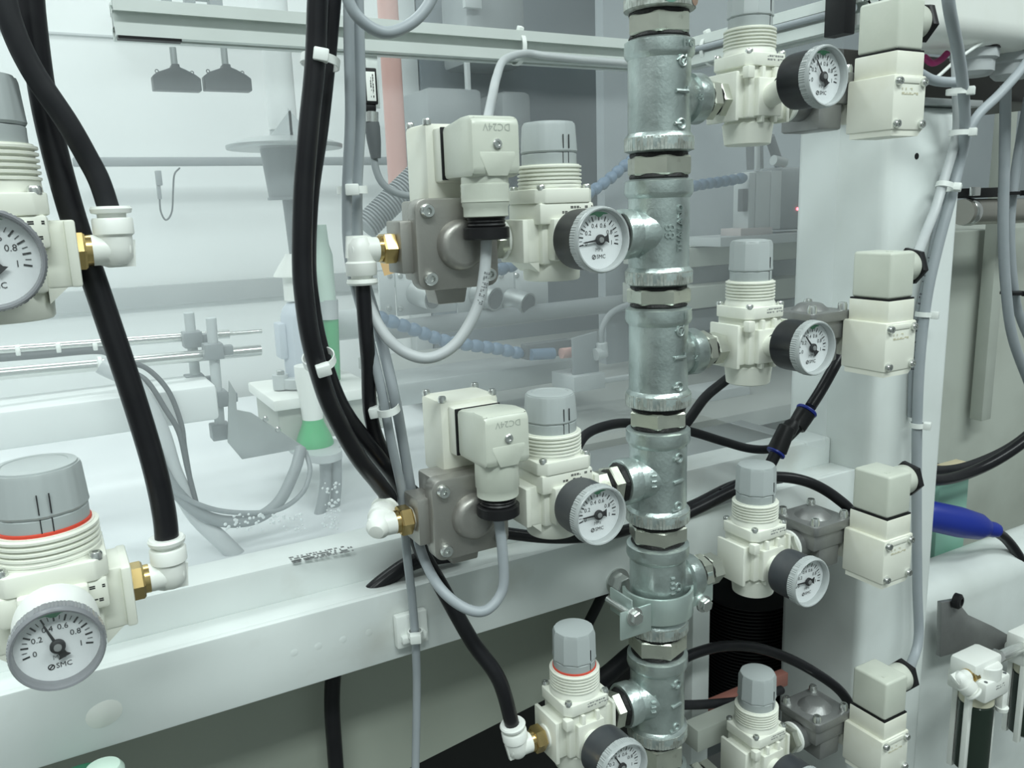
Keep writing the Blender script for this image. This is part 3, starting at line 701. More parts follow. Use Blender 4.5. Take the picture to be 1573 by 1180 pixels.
hose('air_hose', 'black air hose of the tied pair going on down to the low regulator', 'hose',
     [(513, -50, .0), (509, 0, .0), (500, 100, .0), (489, 200, .0), (475, 300, .0), (471, 400, .0), (476, 460, .0), (488, 525, .002), (511, 598, .008), (536, 645, .014), (580, 700, .026), (616, 752, .044), (644, 838, .043), (680, 905, .022), (725, 985, .012), E3+Vector((-.012, 0, .055)), E3+Vector((-.16, 0, 1)).normalized()*.014], .0052, hosem, group=gb)
hose('air_hose', 'black air hose hanging from the elbow of the upper left valve', 'hose',
     [E1-Z*.014, E1-Z*.045, (566, 560, .012), (570, 640, .018), (592, 700, .03), (640, 760, .045), (720, 805, .05), (800, 822, .045), (880, 826, .04), (960, 815, .045), (1060, 778, .055), (1130, 745, .06), (1200, 735, .05)], .0044, hosem, group=gb)
hose('air_hose', 'glossy black hose diving behind the white angle bar at centre', 'hose',
     [(705, 850, .07), (640, 862, .068), (600, 885, .068), (560, 920, .070), (528, 965, .085), (514, 1020, .095), (510, 1080, .095), (514, 1150, .095), (520, 1230, .095)], .0058, hosem, group=gb)
hose('signal_cable', 'grey cable of the upright pair running down past the angle bar to the bottom', 'cable',
     [(536, -50, -.008), (536, 60, -.004), (538, 180, .0), (533, 300, .008), (537, 400, .016), (562, 500, .014), (586, 600, .008), (601, 680, .014), (618, 760, .024), (625, 850, .027), (633, 920, .036), (639, 1000, .040), (640, 1080, .045), (637, 1230, .045)], .0029, greyc, group=gc)
hose('signal_cable', 'grey cable of the upright pair looping up into the lower left connector', 'cable',
     [(548, -50, .0), (551, 60, .004), (553, 180, .008), (548, 300, .016), (553, 400, .024), (580, 500, .020), (604, 600, .006), (619, 680, .020), (634, 770, .030), (645, 840, .028), (672, 898, -.005), (710, 932, -.018), (746, 938, -.024), (772, 905, -.024), (772, 850, -.0235), Vector((V2.x+.0115, -.0225, TZ[3]+.004))], .0033, greyc, group=gc)
cb = hose('signal_cable', 'grey cable looping up into the upper left connector', 'cable',
     [(549, 395, .022), (562, 455, .016), (587, 508, .004), (620, 540, -.010), (660, 550, -.016), (700, 528, -.020), (732, 475, -.022), (744, 420, -.0225), Vector((V1.x+.0115, -.0225, TZ[1]+.004))], .0033, greyl, group=gc)
CB1 = cb
hose('signal_cable', 'grey cable loop sagging at the top edge beside the black hoses', 'cable',
     [(524, -60, -.03), (535, 0, -.03), (556, 32, -.03), (590, 50, -.03), (625, 40, -.03), (655, 12, -.03), (680, -40, -.03)], .0030, greyc, group=gc)
hose('signal_cable', 'light grey cable leaving the profile tie behind the upper connector', 'cable',
     [(965, 97, .249), (900, 92, .249), (840, 86, .248), (806, 82, .246), (775, 92, .20), (763, 118, .14), (755, 155, .09), (748, 190, .055), (745, 215, .045)], .0034, greyl, group=gc)
hose('sensor_cable', 'thin grey cable hanging from the black barrel sensor plug', 'cable',
     [(573, 228, .255), (577, 258, .254), (588, 282, .252), (610, 297, .250), (640, 302, .250), (665, 300, .250)], .0032, midg, group=gc)

def cable_print(ob, pts, size, seed=1):
    random.seed(seed); P = spline([W(*p) for p in pts], 12); q = MB()
    for a, b_ in zip(P, P[1:]):
        if random.random() < .25: continue
        t = (b_-a).normalized(); n = (CAM-a).normalized(); u = t.cross(n).normalized(); c = (a+b_)/2
        for k in range(3):
            if random.random() < .7:
                o_ = c+u*((k-1)*size*.55); L = (b_-a).length*random.uniform(.25, .6); w_ = size*.2
                q.add([o_-t*L/2-u*w_, o_+t*L/2-u*w_, o_+t*L/2+u*w_, o_-t*L/2+u*w_], [(0, 1, 2, 3)])
    q.v = [tuple(Vector(v)-ob.location) for v in q.v]; c = link('cable_print', q.mesh('cable_print', ink), ob); return c
def tie(label, loc, ax, rx, ry, headdir, tail=0., w_=.0042, group='cable ties', hs=.0075):
    """strap ring around a bundle: ax = bundle direction, rx along headless side"""
    o = thing('cable_tie', label, 'cable tie', loc, group)
    ax = Vector(ax).normalized(); h = Vector(headdir); h = (h-ax*h.dot(ax)).normalized(); s = ax.cross(h)
    def strap(q):
        n = 28; vs = []; fs = []
        for i in range(n):
            a = 2*math.pi*i/n; e = h*(math.cos(a)*ry)+s*(math.sin(a)*rx); k = 1+.0011/max(rx, ry)
            for dz, kk in ((-w_/2, 1), (w_/2, 1), (w_/2, k), (-w_/2, k)): vs.append(e*kk+ax*dz)
        for i in range(n):
            j = (i+1) % n
            for c in range(4): d = (c+1) % 4; fs.append((i*4+c, i*4+d, j*4+d, j*4+c))
        q.add(vs, fs)
    part('strap', o, tiem, strap)
    def head(q):
        M = Matrix((s, h, ax)).transposed().to_4x4(); M.translation = h*(ry+.001)
        q.box(-hs*.5, hs*.5, -.0015, hs*.62, -hs*.42, hs*.42, .0008, mtx=M)
        if tail: q.box(-.0022, .0022, hs*.3, hs*.3+tail, -.0006, .0006, 0, mtx=M)
    part('head', o, tiem, head); return o
tocam = lambda p: (CAM-p).normalized()
p = W(492, 95, -.010); tie('white cable tie high on the pair of black hoses', p, W(478, 190, -.010)-W(496, 0, -.010), .0092, .0125, tocam(p))
p = W(490, 552, -.008); tie('white cable tie round the black hoses in front of the green bottle', p, W(510, 610, -.004)-W(478, 500, -.012), .0082, .0125, tocam(p)+RR*.05)
p = W(541, 292, .012); tie('white cable tie on the upright grey cables beside the black hoses', p, -Z, .0074, .0052, tocam(p))
p = W(597, 629, .006); tie('white cable tie on the grey cables below the upper elbow hose', p, W(610, 680, .006)-W(590, 600, .006), .0078, .0058, -RR)
p = W(638, 973, .0385)
o = tie('white cable tie on the small glued mount of the angle bar', p, -Z, .0042, .0042, tocam(p))
part('mount_base', o, tiem, lambda q: (q.box(-.0115, .0115, .0045, .0112, -.0115, .0125, .0015), q.box(-.009, .009, .0005, .006, -.0065, -.0015, .0008)))
p = W(806, 80, .2505); tie('white cable tie round the aluminium profile left of the pipe', Vector((p.x, .265, 1.4955)), X, .0146, .0146, (0, -.5, 1), hs=.006)
p = WX(1078, 80, .222); tie('white cable tie round the short profile right beside the pipe', Vector((.236, p.y, 1.4955)), Y, .0146, .0146, (-.5, 0, 1), hs=.006)
p = WX(1272, 30, .222); tie('white cable tie round the short profile near the top right gauge', Vector((.236, p.y, 1.4955)), Y, .0146, .0146, (-.5, 0, 1), hs=.006)

cable_print(CB1, [(749, 416, -.0262), (744, 440, -.0262), (736, 468, -.0262)], .0022, 3)
# right cables in front of the column
yc = .022
hose('signal_cable', 'thick grey cable coming down over the column top at right', 'cable',
     [(1452, -60, -.035), (1458, 10, -.030), (1472, 80, -.012), (1480, 140, .0), (1482, 203, .012), (1474, 250, yc), (1462, 300, yc), (1443, 370, yc), (1425, 450, yc), (1414, 540, yc), (1409, 640, yc), (1408, 760, yc), (1409, 900, yc), (1411, 980, yc-.004), (1400, 1020, .005), VR[3]+Vector((.0625, -.042, .0515))], .0046, greyc, group=gc)
hose('signal_cable', 'grey cable leaving the column bundle for the second right connector', 'cable',
     [(1468, 60, .022), (1470, 140, .02), (1470, 203, .022), (1452, 270, .022), (1437, 320, .016), (1422, 358, .0), VR[1]+Vector((.0625, -.042, .0515))], .0042, greyl, group=gc)
cb = hose('signal_cable', 'grey cable with printed marks hugging the column bundle', 'cable',
     [(1473, 240, .030), (1447, 320, .030), (1430, 400, .030), (1412, 480, .030), (1403, 560, .030), (1400, 640, .0305)], .0036, greyc, group=gc)
cable_print(cb, [(1431, 385, .0255), (1418, 440, .0255), (1408, 500, .0255), (1402, 570, .0255)], .002, 5)
hose('signal_cable', 'grey cable bending down from the gland at the right edge', 'cable',
     [(1600, 60, .03), (1570, 105, .02), (1535, 145, .015), (1504, 175, .014), (1487, 205, .016), (1478, 240, .02)], .0042, greyc, group=gc)
for lab, px, py, y, rx, ry, ax in (('white cable tie on the right cables just under the white box', 1470, 141, .004, .0080, .0075, (0, 0, 1)), ('white cable tie on the right cables where a branch joins', 1474, 204, .014, .0095, .0075, (0, 0, 1)),
        ('white cable tie on the right cables near the column hole', 1452, 286, .021, .0095, .0070, (.3, 0, 1)), ('white cable tie on the column cables above the second valve', 1419, 483, .024, .0085, .0065, (.1, 0, 1)), ('white cable tie on the single column cable above the third valve', 1409, 653, .022, .0058, .0056, (0, 0, 1))):
    p = W(px, py, y); tie(lab, p, ax, rx, ry, RR*.9+tocam(p)*.5, hs=.008, w_=.0045)

# right hoses
hb = [(1296, 535, .055), (1282, 562, .05), (1262, 598, .048), (1245, 625, .046)]
hose('air_hose', 'black air hose from behind the second valve into the blue ringed Y connector', 'hose', hb, .0050, hosem, group=gb)
yj = rootat('hose_connector', 'black Y push-in hose connector with blue rings in front of the column', 'fitting', W(1215, 665, .046))
d = (W(1238, 632, .046)-W(1195, 700, .046)).normalized(); A = W(1238, 633, .046); Bq = W(1205, 668, .050); Cq = W(1213, 668, .038)
wpart('body', yj, blackp, lambda q: (q.cyl(A, A-d*.017, .0088, .0082, n=26, b=.0008), q.cyl(A-d*.012, Bq-d*.008, .0066, n=24, b=.0008), q.cyl(W(1210, 655, .036), W(1193, 694, .036), .0072, .0084, n=26, b=.0010), q.lathe([(.0068, -.003), (.0066, .005), (.004, .009), (0, .0098)], W(1212, 660, .036), d, 24)))
wpart('release_ring', yj, bluep, lambda q: q.lathe([(.0058, -.001), (.0092, 0), (.0096, .0014), (.0090, .0026), (.0058, .0026)], A, d, 30), label='blue release ring')
wpart('release_ring', yj, bluep, lambda q: q.lathe([(.0050, 0), (.0082, .0004), (.0082, .0020), (.0050, .0026)], W(1193, 694, .036), -d, 30), label='blue release ring')
wpart('release_ring', yj, bluep, lambda q: q.lathe([(.0040, 0), (.0064, .0004), (.0064, .0020), (.0040, .0026)], Bq-d*.008, -d, 26), label='blue release ring')
hose('air_hose', 'black air hose from the Y connector sweeping down left behind the pipe', 'hose', [W(1193, 695, .036)-d*.001, (1178, 720, .037), (1150, 742, .04), (1110, 762, .045), (1070, 782, .05), (1030, 800, .055), (990, 812, .06)], .0050, hosem, group=gb)
hose('air_hose', 'thin black air hose from the Y connector running left behind the pipe', 'hose', [Bq-d*.008, (1182, 690, .055), (1150, 689, .058), (1110, 678, .06), (1060, 663, .062), (1010, 655, .065), (960, 650, .065), (925, 656, .06), (900, 668, .055), (885, 690, .05)], .0038, hosed, group=gb)
hose('air_hose', 'black air hose rising from behind the pipe to the second right regulator', 'hose', [(1010, 690, .06), (1050, 655, .06), (1082, 612, .06), (1110, 588, .06), (1140, 565, .06), (1170, 545, .06)], .0042, hosed, group=gb)
hose('air_hose', 'black air hose arching behind the third right knob to its valve', 'hose', [(1110, 758, .05), (1150, 738, .045), (1200, 733, .04), (1245, 742, .03), (1285, 765, .02), (1305, 790, .012), VR[2]+Vector((.02, .012, .0))], .0048, hosem, group=gb)
hose('air_hose', 'black air hose arching over the lowest right knob to its valve', 'hose', [(1020, 1030, .05), (1062, 1006, .05), (1110, 993, .048), (1160, 995, .044), (1210, 1011, .036), (1255, 1035, .024), (1292, 1063, .015), (1315, 1100, .012)], .0046, hosem, group=gb)
hose('air_hose', 'black air hose low behind the lowest right regulator', 'hose', [(1010, 1082, .06), (1060, 1083, .06), (1110, 1080, .06), (1160, 1074, .06), (1200, 1060, .065)], .0042, hosed, group=gb)
hose('air_hose', 'black air hose slanting behind the low regulator with red ring', 'hose', [(930, 905, .11), (910, 945, .10), (890, 985, .10), (870, 1030, .10)], .0045, hosed, group=gb)
hose('air_hose', 'black air hose passing low between the low regulator and the pipe', 'hose', [(900, 1060, .055), (935, 1035, .055), (970, 1005, .055), (1000, 985, .055)], .0075, hosed, group=gb)

# lower right dark void: bellows hose, posts
bh = rootat('bellows_hose', 'black ribbed bellows hose in the dark gap below the pipe clamp', 'hose', W(1140, 1060, .20))
def bel(q):
    c0 = W(1150, 905, .22); pr = []
    for i in range(34): z = -i*.0042; pr += [(.048, z), (.053, z-.0012), (.053, z-.0024), (.048, z-.0036)]
    q.lathe([(r, -h) for r, h in pr], c0, (0, 0, -1), 40)
wpart('bellows', bh, blackp, bel)
q = MB(); xa = W(1064, 1000, .075).x; xb = W(1090, 1000, .075).x; q.box(xa, xb, .075, .10, .55, W(1075, 915, .075).z+.03, .001); solo('support_post', q, paint, 'pale painted post right behind the pipe under the clamp', 'post')
q = MB(); q.box(-.6, .279, .28, .29, .35, 1.030); solo('void_shadow', q, mat('dark_void', (.02, .02, .02), .6), 'black sheet standing in for the shadow behind the bellows hose', 'panel')  # black sheet painted in for the unlit void, not a panel
q = MB(); pbox(q, 1095, 1058, 1210, 1078, .09, .01, .001); solo('red_plate', q, mat('dull_red_paint', (.36, .15, .12), .5), 'dull red painted plate behind the lowest right knob', 'plate')
q = MB(); a = W(1065, 1120, .04); q.box(a.x, .14, .034, .052, a.z-.02, a.z+.001, .001); solo('clamp_block', q, cabg, 'beige block left of the lowest right regulator', 'block')

# ================================================================== INSIDE THE ENCLOSURE
# --- hanging spray heads
def sprayhead(label, px, yy=.42):
    c = W(px, 100, yy); k = S(px, yy)*.88; top = W(px-3, 58, yy)
    o = rootat('spray_nozzle', label, 'nozzle', c, 'spray heads under the profile')
    P = [(-38, -42), (38, -42), (38, -22), (30, -16), (14, -8), (6, -5), (6, 0), (-6, 0), (-6, -5), (-16, -9), (-30, -14), (-38, -20)]
    wpart('fan_body', o, dkg, lambda q: q.prism([(x*k, y*k) for x, y in P], c-Y*.008, X, Z, Y, .016, .0008))
    wpart('stem', o, stn, lambda q: (q.cyl(c-Z*.002, c+Z*(28*k), 5.5*k, n=14), q.cyl(c+Z*(24*k), Vector((c.x, c.y, 1.5)), 3.5*k, n=12)))
    for sx in (-29, 27): wpart('eyelet', o, dkg, lambda q: ringmark(q, c+X*(sx*k)+Z*(-11*k), 2.6*k, (0, 1, 0), .8*k))
sprayhead('dark fan shaped spray head hanging under the profile, left one', 268)
sprayhead('dark fan shaped spray head hanging under the profile, right one', 346)
for px in (257, 332):
    pass
o = rootat('valve_block', 'small grey fittings on top of the profile near its left end', 'fitting', W(300, 8, .30))
wpart('body', o, midg, lambda q: (pbox(q, 250, -12, 264, 8, .30, .012), pbox(q, 284, -15, 300, 5, .30, .012)))
wpart('body', o, midg, lambda q: (pbox(q, 322, -15, 342, 15, .30, .014), pbox(q, 298, -15, 326, -2, .30, .012)))
# --- wall rail with hanging sensor
q = MB(); pbox(q, 112, 241, 640, 254, .93, .02, .002); solo('wall_rail', q, midg, 'thin grey rail across the white back wall', 'rail')
o = rootat('hanging_sensor', 'small grey sensor hanging from the wall rail on its wire loop', 'sensor', W(245, 300, .915))
wpart('body', o, midg, lambda q: (pbox(q, 240, 262, 249, 285, .910, .012), pbox(q, 242, 285, 248, 306, .912, .008)))
wpart('wire', o, dkg, lambda q: q.tube(spline(pxs([(245, 304, .915), (247, 325, .915), (255, 338, .915), (264, 325, .915), (266, 290, .915), (268, 268, .915), (276, 258, .92)]), 6), .0013, 8))
# --- spindle unit
ys = .46; k = S(438, ys); ax = W(436, 230, ys).x
o = rootat('spindle_unit', 'pale motor unit with round drip disc and cone above the pump', 'machine unit', Vector((ax, ys, W(436, 590, ys).z)))
zz = lambda py: W(436, py, ys).z
wpart('riser_tube', o, wallw, lambda q: q.cyl((ax+2*k, ys, zz(200)), (ax+2*k, ys, 2.2), 21*k, n=28))
wpart('gusset', o, ltg, lambda q: (q.prism([(-38*k, 0), (0, 0), (0, 45*k)], (ax+4*k, ys-.03, zz(220)), X, Z, Y, .002), q.prism([(0, 0), (38*k, 0), (0, 45*k)], (ax, ys-.03, zz(220)), X, Z, Y, .002), q.cyl((ax, ys, zz(222)), (ax, ys, zz(180)), 20*k, 16*k, n=20)))
wpart('drip_disc', o, stn, lambda q: q.lathe([(84*k, 0), (85*k, .001), (85*k, .004), (60*k, .010), (20*k, .014)], (ax+2*k, ys, zz(229)), Z, 56))
wpart('motor', o, midg, lambda q: (q.lathe([(27*k, 0), (34*k, 74*k)], (ax, ys, zz(303)), Z, 32, flat=lambda a: 1.0+.05*math.cos(4*a)), q.lathe([(30*k, 0), (30*k, 4*k)], (ax, ys, zz(307)), Z, 32)))
wpart('shaft', o, midg, lambda q: q.lathe([(7*k, 0), (11*k, zz(305)-zz(400))], (ax+2*k, ys, zz(400)), Z, 16))
wpart('cone', o, creamw, lambda q: q.lathe([(32*k, 0), (32*k, .002), (14*k, 30*k), (12*k, 34*k)], (ax, ys, zz(425)), Z, 36))
wpart('neck', o, creamw, lambda q: q.cyl((ax, ys, zz(462)), (ax, ys, zz(424)), 19*k, n=28))
wpart('pump_body', o, mat('pale_blue_grey', (.55, .60, .66), .45), lambda q: (q.lathe([(29*k, 0), (29*k, 95*k), (24*k, 108*k), (16*k, 116*k)], (ax, ys, zz(580)), Z, 8, rot=.2), q.box(ax-36*k, ax-24*k, ys-.01, ys+.012, zz(550), zz(495), .002)))
wpart('flange', o, ltg, lambda q: (q.cyl((ax, ys, zz(594)), (ax, ys, zz(578)), 46*k, n=32, b=.001), q.cyl((ax-40*k, ys-.01, zz(594)), (ax-40*k, ys-.01, zz(572)), 12*k, n=18)))
for dx, dy in ((-40, -.012), (-14, -.045), (40, -.012)): wpart('bolt', o, steel, lambda q: q.hexa((ax+dx*k, ys+dy, zz(577)), (ax+dx*k, ys+dy, zz(565)), 11*k))
wpart('base_plate', o, creamw, lambda q: q.box(ax-70*k, ax+95*k, ys-.06, ys+.06, zz(612), zz(596), .002))
wpart('side_arm', o, ltg, lambda q: q.cyl((ax+40*k, ys+.06, zz(520)), (ax+125*k, ys+.06, zz(520)), 26*k, n=24))
wpart('support_beam', o, cabg, lambda q: q.box(ax-62*k, ax+110*k, ys-.05, ys+.05, zz(665), zz(613), .002))
# --- bottle with green liquid
yb_ = .40; k = S(485, yb_)
o = rootat('green_bottle', 'white bottle with bright green conical foot behind the black hoses', 'bottle', W(483, 690, yb_))
c = W(484, 684, yb_)
wpart('foot', o, greenp, lambda q: q.lathe([(29*k, 0), (30*k, 4*k), (27*k, 14*k), (17*k, 38*k), (16*k, 44*k)], c, Z, 32))
wpart('neck', o, creamw, lambda q: q.lathe([(16*k, 43*k), (17*k, 60*k), (22*k, 110*k), (22*k, 130*k)], c, Z, 32))
wpart('dish', o, ltg, lambda q: q.lathe([(40*k, -6*k), (42*k, -3*k), (42*k, 0), (30*k, .0005)], c, Z, 36))
o = rootat('green_tube', 'green plastic tube standing behind the tied black hoses', 'tube', W(512, 650, .47))
k = S(512, .47)
wpart('tube', o, greenp, lambda q: (q.cyl(W(510, 600, .47), W(506, 488, .47), 14*k, n=24), q.tube(spline(pxs([(510, 590, .47), (520, 615, .46), (536, 635, .45), (542, 660, .45)]), 6), 11*k, 16)))
wpart('upper_tube', o, greenl, lambda q: (q.lathe([(16*k, 0), (16*k, 70*k), (12*k, 85*k), (10*k, 115*k)], W(500, 462, .47), Z, 24)))
wpart('coupling', o, ltg, lambda q: q.cyl(W(503, 490, .47), W(502, 460, .47), 17*k, n=24))
# --- rods with clamps
o = rootat('guide_rod', 'polished rear guide rod with white ties, inside at left', 'rod', W(180, 530, .40))
wpart('rod', o, steel, lambda q: (q.cyl(W(-30, 541, .40), W(352, 513, .40), .0045, n=18), q.cyl(W(350, 513, .40), W(402, 509, .40), .0022, n=12)))
for px, py in ((28, 540), (90, 536), (146, 533)): wpart('tie', o, tiem, lambda q: q.lathe([(.0058, -.002), (.0064, -.0015), (.0064, .0015), (.0058, .002)], W(px, py, .40), X, 18))
wpart('cable', o, dkg, lambda q: q.tube(spline(pxs([(-30, 552, .398), (60, 545, .398), (150, 538, .398), (175, 548, .40)]), 6), .0038, 10), label='dark cable tied under the rod')
o = rootat('guide_rod', 'thick polished front guide rod inside at left', 'rod', W(180, 560, .36))
wpart('rod', o, steel, lambda q: q.cyl(W(-30, 577, .36), W(400, 538, .38), .0055, n=20))
for px, py in ((154, 561),): wpart('tie', o, tiem, lambda q: q.lathe([(.0072, -.002), (.0080, -.0015), (.0080, .0015), (.0072, .002)], W(px, py, .364), X, 18))
for lab, xt, yt, xb_, yb2, yy, cl_ in (('upright rod with clamp blocks, left one of the two', 290, 480, 303, 604, .39, ((295, 521), (299, 587))), ('upright rod with clamp blocks, right one beside the sheet bracket', 324, 488, 339, 668, .365, ((327, 539), (334, 612), (338, 662)))):
    o = rootat('upright_rod', lab, 'rod', W(xb_, yb2, yy))
    wpart('rod', o, ltg, lambda q: q.cyl(W(xb_, yb2, yy), W(xt, yt, yy), .0048, n=18, b=.0006))
    for cx, cy in cl_:
        c = W(cx, cy, yy); wpart('clamp_block', o, midg, lambda q: (q.box(c.x-.0085, c.x+.0085, yy-.009, yy+.009, c.z-.0075, c.z+.0075, .001), q.box(c.x+.007, c.x+.018, yy-.005, yy+.005, c.z-.005, c.z+.004, .001)))
# --- sheet bracket
o = rootat('sheet_bracket', 'pale grey folded sheet metal bracket right of the upright rods', 'bracket', W(400, 700, .345))
def shb(q):
    yy = .345; c0 = W(400, 660, yy); P = [(352, 585), (362, 602), (364, 630), (386, 634), (470, 688), (372, 706), (350, 680)]
    Q = [W(x, y, yy)-c0 for x, y in P]; q.prism([(v.x, v.z) for v in Q], c0, X, Z, Y, .003, .0004)
wpart('sheet', o, stn, shb)
for px, py in ((408, 644), (427, 660)): wpart('screw', o, steel, lambda q: q.lathe([(.003, 0), (.002, .002), (0, .0024)], W(px, py, .345), (0, -1, 0), 12))
# --- inner cross beam
q = MB(); a = W(150, 614, .33); b_ = W(150, 672, .33); q.box(-1.2, W(338, 640, .33).x, .33, .40, b_.z, a.z, .004); solo('inner_beam', q, wallw, 'white cross beam inside the enclosure under the guide rods', 'beam')
# --- interior cables
hose('drain_hose', 'wide translucent white hose drooping inside at left', 'hose', [(155, 560, .32), (205, 590, .315), (245, 660, .31), (268, 730, .31), (300, 790, .31), (345, 835, .30), (370, 860, .30)], .0078, mat('translucent_hose', (.62, .65, .66), .3, trans=.15))
hose('sensor_cable', 'thin dark cable arching from the rods, outer one', 'cable', [(190, 556, .33), (225, 566, .33), (258, 600, .325), (278, 650, .32), (284, 690, .315), (296, 760, .31)], .0023, dkg)
hose('sensor_cable', 'thin dark cable arching from the rods, inner one', 'cable', [(190, 566, .325), (225, 585, .32), (255, 630, .315), (275, 665, .312), (288, 720, .309), (302, 775, .305)], .0023, dkg)
hose('drain_hose', 'grey corrugated drain hose looping under the sheet bracket', 'hose', [(238, 700, .30), (270, 755, .30), (320, 795, .30), (380, 800, .30), (425, 775, .30), (452, 725, .31), (462, 690, .33)], .0055, midg)
hose('sensor_cable', 'thin grey cable looping beneath the sheet bracket', 'cable', [(238, 722, .295), (275, 760, .295), (340, 785, .295), (420, 785, .295), (462, 760, .30), (476, 725, .31), (470, 695, .33)], .0023, midg)
o = rootat('drain_outlet', 'grey drain outlet with two short hoses below the green foot', 'outlet', W(500, 800, .37))
wpart('collector', o, ltg, lambda q: q.lathe([(17*k, 0), (24*k, 3*k), (24*k, 14*k)], W(500, 708, .37), Z, 28))
wpart('hose', o, midg, lambda q: q.tube(spline(pxs([(499, 700, .37), (500, 740, .37), (495, 775, .36), (485, 812, .35)]), 6), .006, 14))
wpart('hose', o, midg, lambda q: q.tube(spline(pxs([(517, 700, .37), (517, 745, .37), (513, 785, .365), (508, 812, .36)]), 6), .0055, 14))
# --- salmon pipe, sensor
q = MB(); c = W(604, 150, .55); q.cyl((c.x, .55, W(604, 290, .55).z), (c.x, .55, 2.2), .0125, n=24); solo('salmon_pipe', q, salmon, 'salmon pink vertical pipe behind the profile', 'pipe')
o = rootat('barrel_sensor', 'black rectangular sensor with white label under the profile', 'sensor', W(570, 200, .255))
ysn = .252
wpart('bracket', o, alum, lambda q: pbox(q, 564, 85, 582, 166, ysn+.006, .002, .0005))
wpart('body', o, blackp, lambda q: (pbox(q, 560, 104, 580, 160, ysn-.004, .010, .001), pbox(q, 562, 158, 579, 172, ysn-.003, .008, .002)))
wpart('label_plate', o, creamw, lambda q: pbox(q, 563, 110, 577, 155, ysn-.0045, .001, .0002), label='white type label')
wpart('label_print', o, ink, lambda q: print_block(q, W(573, 114, ysn-.0047), -Z, X, .022, .004, 2, 21))
wpart('metal_nut', o, steel, lambda q: q.cyl(W(571, 172, ysn+.001), W(571, 188, ysn+.001), .0058, n=18))
wpart('plug', o, dkg, lambda q: q.lathe([(.0062, 0), (.0066, .004), (.006, .016), (.0048, .026), (.0042, .030)], W(571, 188, ysn+.001), (.06, 0, -1), 20))
# corrugated conduit
o = rootat('corrugated_conduit', 'grey corrugated conduit slanting behind the upper elbow', 'conduit', W(600, 320, .30))
def conduit(q):
    a, b_ = W(560, 350, .30), W(650, 262, .30); n = 26; L = (b_-a).length; pr = []
    for i in range(n): h = L*i/n; pr += [(.0105, h), (.0128, h+L/n*.25), (.0128, h+L/n*.55), (.0105, h+L/n*.8)]
    q.lathe(pr, a, b_-a, 28)
wpart('tube', o, midg, conduit)
q = MB(); q.prism([(0, 0), (.03, .004), (.024, -.012), (.004, -.016)], W(583, 398, .30), X, Z, Y, .001); solo('amber_tag', q, orange, 'small amber tag behind the brass nut of the upper elbow', 'tag')
# --- guard plates behind the upper valve
o = rootat('guard_plates', 'pale guard plates with round spouts behind the upper left valve', 'guard', W(700, 485, .62))
for i, (xa_, xb_) in enumerate(((583, 607), (609, 700), (702, 790), (792, 842))):
    wpart('plate', o, ltg, lambda q: pbox(q, xa_, 417-i*2, xb_, 486-i*4, .62+.0005*i, .004, .0006))
for px, py in ((599, 424), (615, 424), (598, 474), (616, 474), (770, 424), (794, 423), (796, 462)): wpart('screw', o, steel, lambda q: q.lathe([(.0042, 0), (.003, .0022), (0, .0026)], W(px, py, .62), (0, -1, 0), 14))
for px, py in ((640, 450), (735, 452), (785, 460)):
    c = W(px, py, .62); wpart('spout', o, stn, lambda q: q.tube([c+Y*.004, c-Y*.03+X*.012-Z*.006], .017, 24))
    wpart('spout_mouth', o, dkg, lambda q: q.lathe([(.0145, 0), (.0145, .0006)], c-Y*.0302+X*.012-Z*.006, (.37, -.92, -.18), 24))
q = MB(); q.cyl(W(560, 512, .60), W(985, 462, .60), .013, n=24); solo('cross_tube', q, midg, 'grey horizontal tube below the guard plates', 'tube')
q = MB(); a, b_ = W(625, 590, .42), W(884, 546, .42); q.box(W(600, 600, .42).x, W(884, 560, .42).x, .42, .50, W(700, 612, .42).z, W(700, 577, .42).z, .003); solo('table_rail', q, stn, 'brushed grey rail along the inner table edge', 'rail')
for d_ in ((645, 0), (750, 0)): pass
# --- coolant hoses (ball segments)
def bead(label, pts, r=.0075, mt=blueh):
    P = spline([W(*p) for p in pts], 24); o = rootat('coolant_hose', label, 'hose', P[len(P)//2], 'segmented coolant hoses')
    acc = 0; last = P[0]; C_ = [P[0]]
    for p_ in P[1:]:
        acc += (p_-last).length; last = p_
        if acc >= r*1.7: C_.append(p_); acc = 0
    for i in range(len(C_)-1):
        a, b_ = C_[i], C_[i+1]; L = (b_-a).length
        wpart('segment', o, mt, lambda q: q.lathe([(r*.62, -.1*L), (r*.98, .12*L), (r*1.02, .4*L), (r*.9, .7*L), (r*.6, 1.0*L)], a, b_-a, 14))
bead('blue grey segmented coolant hose sagging behind the upper cable loop', [(578, 486, .40), (610, 497, .40), (640, 508, .40), (680, 523, .40), (720, 530, .40), (765, 536, .40), (812, 546, .40)])
bead('blue segmented coolant hose rising behind the upper left regulator', [(840, 352, .60), (868, 325, .57), (900, 300, .55), (930, 280, .55), (965, 250, .55), (990, 235, .55)], .0085)
bead('blue segmented coolant hose behind the pipe toward the fixture', [(1040, 292, .42), (1075, 284, .42), (1110, 279, .42), (1150, 272, .42)], .0075)
bead('short blue coolant hose behind the upper left regulator body', [(752, 420, .55), (775, 412, .55), (800, 404, .55)], .0085)
